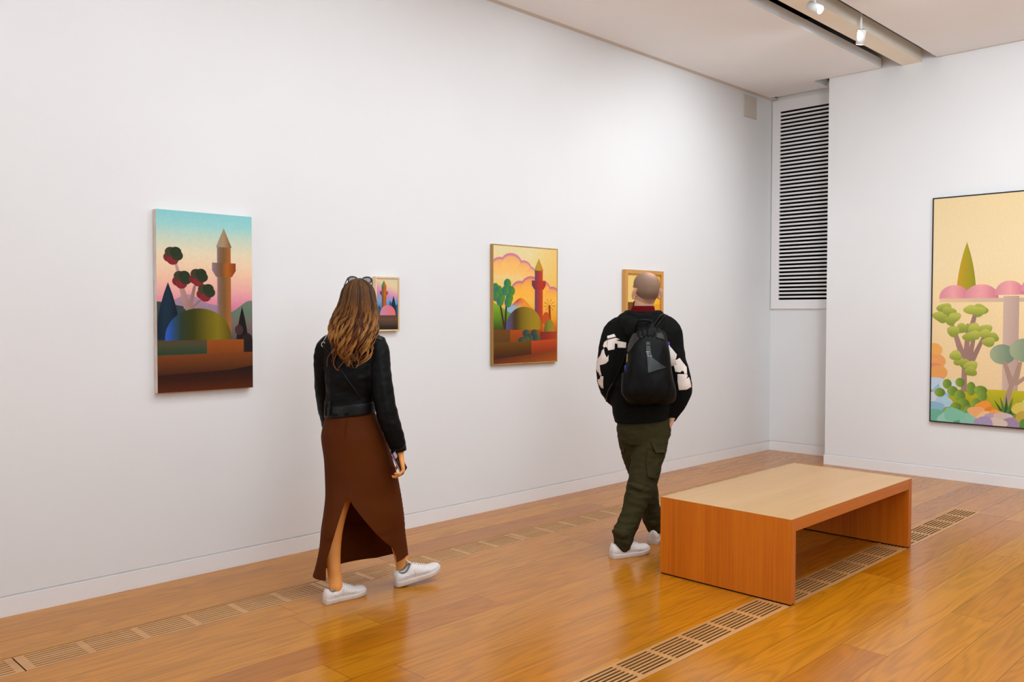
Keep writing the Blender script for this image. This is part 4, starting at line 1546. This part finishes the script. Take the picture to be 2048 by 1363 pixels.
# red collar --------------------------------------------------------
cl = MB()
cl.loft([pring(1285.5, 623, 25, 5.51, .080), pring(1286, 616, 23, 5.505, .076), pring(1286.5, 611.5, 21.5, 5.50, .071), pring(1286.5, 612.5, 20.0, 5.50, .066), pring(1286, 622, 20.5, 5.51, .066)], False)
tag(cl.build('shirt_collar', 'collar', man), 'dark red knitted collar')

# hoodie ------------------------------------------------------------
hd = MB()
rr = smooth_rings([(1287, 623, 30, 5.515, .085, 0), (1288, 631, 46, 5.51, .105, 0), (1288, 643, 62, 5.51, .125, 0), (1288, 662, 70, 5.50, .142, 0), (1287, 700, 66, 5.50, .150, 0), (1285, 760, 62, 5.50, .155, 0),
                   (1282, 805, 58, 5.50, .155, .0), (1282, 822, 55.5, 5.50, .150, .006), (1282.5, 836, 52, 5.50, .142, .012)], 3)
hd.loft([pring(a, b, c, d, e, p=2.3, tilt=g) for a, b, c, d, e, g in rr])
ptube(hd, [(1240, 655, 5.50, .070), (1230, 665, 5.49, .074), (1220.5, 700, 5.475, .073), (1215.5, 737, 5.485, .072), (1220, 770, 5.53, .072), (1232, 794, 5.60, .060), (1247, 812, 5.68, .045)], 22)
ptube(hd, [(1334, 655, 5.50, .072), (1340, 666, 5.49, .075), (1343.5, 700, 5.47, .074), (1352, 735, 5.455, .073), (1361, 768, 5.455, .070), (1359, 793, 5.47, .066), (1350, 815, 5.49, .050), (1345, 826, 5.50, .042)], 22)
hd.tube([P(1345.2, 824, 5.50), P(1342.8, 833, 5.50)], [.040, .037], 18)       # ribbed cuff
# hood lying on the shoulders
hd.tube([P(1250, 640, 5.47), P(1258, 650, 5.40), P(1272, 660, 5.345), P(1288, 662, 5.335), P(1306, 655, 5.36), P(1322, 640, 5.44)], [.050, .058, .060, .058, .052, .040], 16)
hd.tube([P(1254, 628, 5.50), P(1262, 632, 5.43), P(1276, 637, 5.39), P(1292, 637, 5.39), P(1310, 632, 5.43), P(1319, 627, 5.49)], [.026, .034, .036, .036, .032, .024], 14)
hoodie = hd.solid('hoodie', 'hoodie', man, .006, 4, wrinkles(.006, 8, (1, 1, 1.4), 5))
tag(hoodie, 'black hooded sweatshirt with white graphic shapes on the sleeves')
Z3 = lambda pts: [(1150 + a / 4.007, 520 + b / 4.007) for a, b in pts]
Z1 = lambda pts: [(1190 + a / 7.57, 640 + b / 7.57) for a, b in pts]
LEFT = [Z1([(185, 240), (290, 208), (318, 250), (190, 280)]),
        Z1([(190, 298), (320, 265), (380, 292), (320, 300), (350, 312), (475, 338), (470, 418), (345, 416), (342, 360), (300, 350), (294, 440), (200, 458), (186, 420)]),
        Z1([(182, 300), (184, 415), (160, 402), (136, 420), (122, 390), (140, 335)]),
        Z1([(135, 430), (150, 510), (178, 565), (205, 525), (203, 615), (165, 655), (110, 672), (72, 680), (82, 770), (100, 830), (72, 838), (60, 800), (38, 775), (22, 740), (24, 640), (40, 590), (85, 530), (105, 460)]),
        Z1([(84, 842), (128, 850), (122, 960), (130, 1035), (65, 1000), (44, 930), (46, 892), (74, 890)])]
RIGHT = [Z1([(1085, 345), (1160, 425), (1238, 520), (1226, 580), (1190, 600), (1150, 560), (1130, 460)]),
         Z1([(1075, 400), (1120, 500), (1160, 570), (1170, 650), (1140, 692), (1120, 640)]),
         Z1([(1160, 560), (1230, 600), (1280, 572), (1330, 640), (1385, 710), (1392, 812), (1350, 815), (1345, 780), (1320, 765), (1290, 790), (1215, 780), (1195, 690), (1170, 620)]),
         Z1([(1248, 815), (1395, 818), (1400, 850), (1375, 890), (1420, 862), (1440, 920), (1455, 1010), (1385, 1050), (1270, 1056), (1250, 930)])]
print_on('sleeve_print', LEFT, 4.9, hoodie, 'print', hoodie)
print_on('sleeve_print', RIGHT, 4.9, hoodie, 'print', hoodie)
hp = MB()
hp.loft([pring(1282.5, y, w_, 5.50, b_, p=2.3, tilt=.012, n=60) for y, w_, b_ in ((829, 53.0, .146), (830, 53.8, .149), (839, 52.6, .146), (840.5, 51.0, .142))])
hp.build('hem_band', 'hoodie', hoodie)

# trousers ----------------------------------------------------------
tr = MB()
rr = smooth_rings([(1286, 822, 47, 5.50, .118), (1287, 846, 52, 5.50, .128), (1288, 866, 52, 5.50, .130), (1288, 884, 46, 5.50, .118)], 3)
tr.loft([pring(a, b, c, d, e, p=2.2) for a, b, c, d, e in rr])
ptube(tr, [(1304, 855, 5.49, .106), (1301, 885, 5.47, .104), (1293.5, 920, 5.45, .098), (1288, 950, 5.43, .090), (1279.5, 980, 5.41, .083), (1267, 1015, 5.37, .066), (1259, 1040, 5.35, .063), (1249, 1062, 5.335, .067), (1247.5, 1074, 5.33, .058), (1246.5, 1086, 5.33, .054)], 24)
ptube(tr, [(1266, 852, 5.52, .098), (1267, 880, 5.54, .094), (1276, 920, 5.58, .086), (1287, 955, 5.61, .076), (1294, 985, 5.64, .070), (1299, 1013, 5.67, .062), (1305, 1032, 5.685, .066), (1308, 1045, 5.69, .060), (1310, 1052, 5.69, .054)], 24)
tr.tube([P(1230, 1063, 5.30), P(1246, 1068, 5.27), P(1264, 1062, 5.30)], [.018, .024, .018], 12)     # bunched cuff folds
tr.tube([P(1233, 1078, 5.31), P(1247, 1082, 5.275), P(1260, 1078, 5.31)], [.014, .016, .014], 12)
tr.tube([P(1293, 1040, 5.66), P(1304, 1046, 5.63), P(1318, 1040, 5.66)], [.016, .022, .018], 12)
tr.tube([P(1262, 968, 5.345), P(1280, 976, 5.33), P(1300, 966, 5.37)], [.012, .016, .012], 12)         # knee folds
tr.tube([P(1258, 984, 5.35), P(1274, 990, 5.335), P(1290, 984, 5.36)], [.010, .014, .010], 12)


def trouser_wr(co, n):
    a = noise.noise(V((co.x * 9, co.y * 9, co.z * 22)))
    b = noise.noise(V((co.x * 24, co.y * 24, co.z * 50 + 4)))
    return .0050 * (1 - 2 * abs(a)) + .0022 * b


trs = tr.solid('cargo_trousers', 'trouser', man, .006, 3, trouser_wr)
tag(trs, 'dark olive cargo trousers with flap pockets')
tb_ = bvh_of(trs)


def on_cloth(poly, d_from, name, m, thick, parent, bvh, lift=.003):
    v, f = patch(poly, d_from, bvh, lift, 1.2, 0.0)
    q = MB()
    q.v, q.f = v, f
    o = q.build(name, m, parent)
    s_ = o.modifiers.new('Solidify', 'SOLIDIFY')
    s_.thickness, s_.offset = thick, 0
    return o


Z4 = lambda pts: [(1170 + a / 4.009, 800 + b / 4.009) for a, b in pts]
pck = on_cloth(Z4([(505, 395), (590, 425), (585, 520), (560, 630), (500, 610), (490, 500)]), 4.9, 'cargo_pocket', 'trouser', .012, trs, tb_)
mb = MB()      # flap standing off the thigh on the right
a0, a1, a2, a3 = P(1300.5, 881, 5.365), P(1327.5, 893, 5.41), P(1331.5, 908, 5.40), P(1311, 905, 5.335)
nn = (-WH * .9 + UH * .3) * .006
mb.loft([[a0, a1, a2, P(1326, 904.5, 5.37), a3], [p + nn for p in (a0, a1, a2, P(1326, 904.5, 5.37), a3)]])
mb.build('pocket_flap', 'trouser', trs, False, bevel=.002)
mb = MB()
a0, a1, a2, a3 = P(1249, 889, 5.50), P(1244.5, 891, 5.54), P(1241.5, 907, 5.53), P(1247, 902, 5.48)
mb.loft([[a0, a1, a2, a3], [p + nn for p in (a0, a1, a2, a3)]])
mb.build('pocket_flap', 'trouser', trs, False, bevel=.002)

# shoes -------------------------------------------------------------
ra = P(1222, 1117, 5.30)
sneaker(man, (ra.x, ra.y, 0), -16, .285, 0, label='white sneaker on the nearer right foot', side=1)
la = P(1306, 1088.5, 5.615)
ls = sneaker(man, (la.x, la.y, 0), 26, .29, 0, label='white sneaker seen from the heel beside the bench', side=-1)

# backpack ----------------------------------------------------------
bp = empty('backpack', tuple(P(1298, 800, 5.27)), 'black leather drawstring backpack worn by the man', 'backpack')
bk = MB()
rr = smooth_rings([(1297, 656, 14, 5.315, .026), (1297.5, 661, 25, 5.31, .044), (1298, 668, 32, 5.30, .058), (1297, 690, 39, 5.285, .074), (1296, 720, 43, 5.275, .084), (1296.5, 750, 47.5, 5.27, .090), (1298, 775, 52, 5.27, .092), (1299.5, 790, 52, 5.275, .088),
                   (1302, 800, 47, 5.28, .074), (1303, 805.5, 40, 5.29, .056)], 4)
bk.loft([pring(a, b, c, d, e, p=2.7, tilt=.004) for a, b, c, d, e in rr])
pack = bk.solid('pack_body', 'pack', bp, .006, 4, wrinkles(.006, 9, (1, 1, .6), 9))
pb_ = bvh_of(pack)


def Z2(pts):
    return [(1270 + a / 17.03, 660 + b / 17.03) for a, b in pts]


on_cloth(Z1([(495, 290), (560, 215), (640, 190), (720, 215), (720, 260), (650, 300), (590, 370), (540, 460), (500, 500), (478, 420)]), 4.9, 'side_panel', 'pack_olive', .006, bp, pb_, .002)
on_cloth(Z1([(930, 200), (1000, 190), (1040, 230), (1052, 300), (990, 280), (930, 262)]), 4.9, 'top_panel', 'pack_olive', .006, bp, pb_, .002)
on_cloth(Z1([(770, 330), (830, 330), (838, 378), (770, 380)]), 4.9, 'strap_keeper', 'pack_shiny', .008, bp, pb_, .004)
lbl = on_cloth(Z1([(768, 385), (835, 385), (850, 500), (870, 570), (1070, 720), (800, 800), (790, 640), (775, 500)]), 4.9, 'front_flap', 'pack_shiny', .010, bp, pb_, .004)
# small stamped marks in three short rows, too small to read
pl = MB()
for x0, x1, y0 in ((370, 395, 742), (405, 432, 740), (450, 470, 742), (405, 446, 805), (428, 464, 880), (502, 545, 878)):
    e = []
    for q in (0, .5, 1):
        (px, py), = Z2([(x0 + (x1 - x0) * q, y0 + (8 if q == .5 else -8))])
        w0 = P(px, py, 4.9)
        hit = pb_.ray_cast(w0, (w0 - CAM).normalized())
        if hit[0] is not None:
            e.append(hit[0] - WH * .0105)
    if len(e) > 1:
        pl.tube(e, .0017, 6)
pl.build('lettering', 'letter', lbl)
# gathered mouth, handle loop and straps
hl = MB()
hl.tube([P(1269, 664, 5.30), P(1270, 650, 5.28), P(1276, 641, 5.27), P(1286, 639, 5.265), P(1298, 641, 5.27), P(1305, 647, 5.28), P(1303, 657, 5.29)], [.010, .010, .010, .010, .010, .010, .010], 10, True, .6)
hl.build('carry_handle', 'pack', bp)
gm = MB()
for x, y in ((1278, 662), (1287, 659), (1297, 657.5), (1306, 658), (1315, 662)):
    gm.tube([P(x, y - 5, 5.30), P(x, y + 4, 5.255), P(x - (x - 1297) * .1, y + 14, 5.235)], [.014, .016, .010], 10)
gm.tube([P(1301, 645, 5.30), P(1303, 652, 5.275), P(1300, 660, 5.26)], [.016, .018, .014], 12)
gm.solid('gathered_mouth', 'pack', bp, .005, 3)
hb_ = bvh_of(hoodie)


def strap_on(pts, bvh, off, d0=4.9):
    out = []
    for a, b in smooth_rings(pts, 5):
        s_ = P(a, b, d0)
        hit = bvh.ray_cast(s_, (s_ - CAM).normalized())
        if hit[0] is not None:
            out.append(hit[0] - WH * off)
    return out


for pts in ([(1304, 652), (1310, 642), (1318, 633), (1325, 629)], [(1309, 655), (1316, 645), (1323, 636), (1329, 631.5)]):
    pp = strap_on(pts, hb_, .010)
    if len(pp) > 2:
        pp = pp + [pp[-1] + WH * .05 - ZZ * .004, pp[-1] + WH * .16 - ZZ * .03]
        MB().tube(pp, .011, 10, True, .5).build('shoulder_strap', 'pack', bp)
pp = strap_on([(1252, 700), (1247, 718), (1240, 736), (1232, 754), (1224, 769)], hb_, .012)
MB().tube(pp, .0075, 8, True, .6).build('strap_webbing', 'pack', bp)
pp = strap_on([(1224, 768), (1219, 776), (1215, 786), (1213, 800)], hb_, .014)
MB().tube(pp, [.010] * len(pp), 8, True, .6).build('strap_end', 'pack_olive', bp)
# side pocket, zip tag
spk = MB()
rr = [(1258, 745, 13.5, 5.265, .045), (1257, 765, 14.0, 5.265, .05), (1257, 785, 13.6, 5.265, .05), (1263, 800, 10, 5.27, .04)]
spk.loft([pring(a, b, c, d, e, p=2.4) for a, b, c, d, e in smooth_rings(rr, 4)])
spk.solid('side_pocket', 'pack', bp, .005, 3, wrinkles(.003, 12, (1, 1, .6), 4))
MB().tube([P(1254.2, 708, 5.225), P(1254.0, 716, 5.222), P(1253.6, 723, 5.220)], .0026, 8).build('zip_tag', 'tag', bp)

# two water bottles -------------------------------------------------
for (x, y0, d, lab) in ((1254.2, 734, 5.262, 'water bottle with blue cap in the left side pocket of the backpack'), (1334.5, 687, 5.30, 'clear water bottle with blue cap at the right side of the backpack')):
    lean = 0 if x < 1300 else 5.5
    rt = empty('water_bottle', tuple(P(x, y0 + 45, d)), lab, 'bottle', None)
    b_ = MB()
    prof = [(8, .0125), (10, .013), (13, .016), (18, .026), (26, .030), (42, .030)] if lean == 0 else [(4, .0125), (6, .013), (10, .016), (16, .022), (24, .024), (44, .024)]
    b_.tube([P(x + lean * (q / 22), y0 + q, d) for q, r_ in prof], [r_ for q, r_ in prof], 20, False)
    b_.build('bottle_body', 'clear', rt)
    MB().tube([P(x - .3, y0 - 3.5 if lean else y0 - 4, d), P(x, y0 + (3.5 if lean else 7.5), d)], [.015, .0155], 18, False).build('cap', 'cap_blue', rt, True, bevel=.002)

# ------------------------------------------------------------------ light
w = bpy.data.worlds.new('world')
S.world = w
w.use_nodes = True
bg = w.node_tree.nodes['Background']
bg.inputs[0].default_value = (.88, .95, 1.0, 1)
bg.inputs[1].default_value = .16
# added unseen spots along the track line, washing the left wall
for x, pw in ((-2.0, 132), (-3.8, 50), (-5.6, 38), (-7.4, 40), (-9.2, 32), (-11.0, 28)):
    lamp('SPOT', 'wall_wash_fill', (x, -1.79, 3.70), (.05, 1.79, -1.5), pw, .06, angle=108, blend=1.0, color=LC)
for y, pw in ((-2.6, 104), (-4.4, 96), (-6.2, 90)):  # more added unseen spots, brightening the right wall
    lamp('SPOT', 'wall_wash_fill', (-3.0, y, 3.70), (2.5, .2, -1.6), pw, .06, angle=118, blend=1.0, color=LC)
# added fills: one under the ceiling, and an uplighter behind the photographer
lamp('AREA', 'ceiling_fill', (-4.9, -3.3, 3.78), (0, 0, -1), 172, (5.0, 2.8), color=LC)
lamp('AREA', 'uplight_fill', (-7.5, -6.5, 2.5), (.55, .45, 1), 250, (3, 1.5), color=(.80, .95, 1.07))
lamp('AREA', 'left_fill', (-12.5, -2.6, 1.9), (1, -.05, -.12), 105, (2.6, 2.6), color=(.90, .95, 1.0))  # added area fill from the left, no opening is built there
S.view_settings.view_transform = 'Standard'
S.view_settings.look = 'None'
S.view_settings.gamma = 1
S.view_settings.exposure = -.34
S.view_settings.use_curve_mapping = False
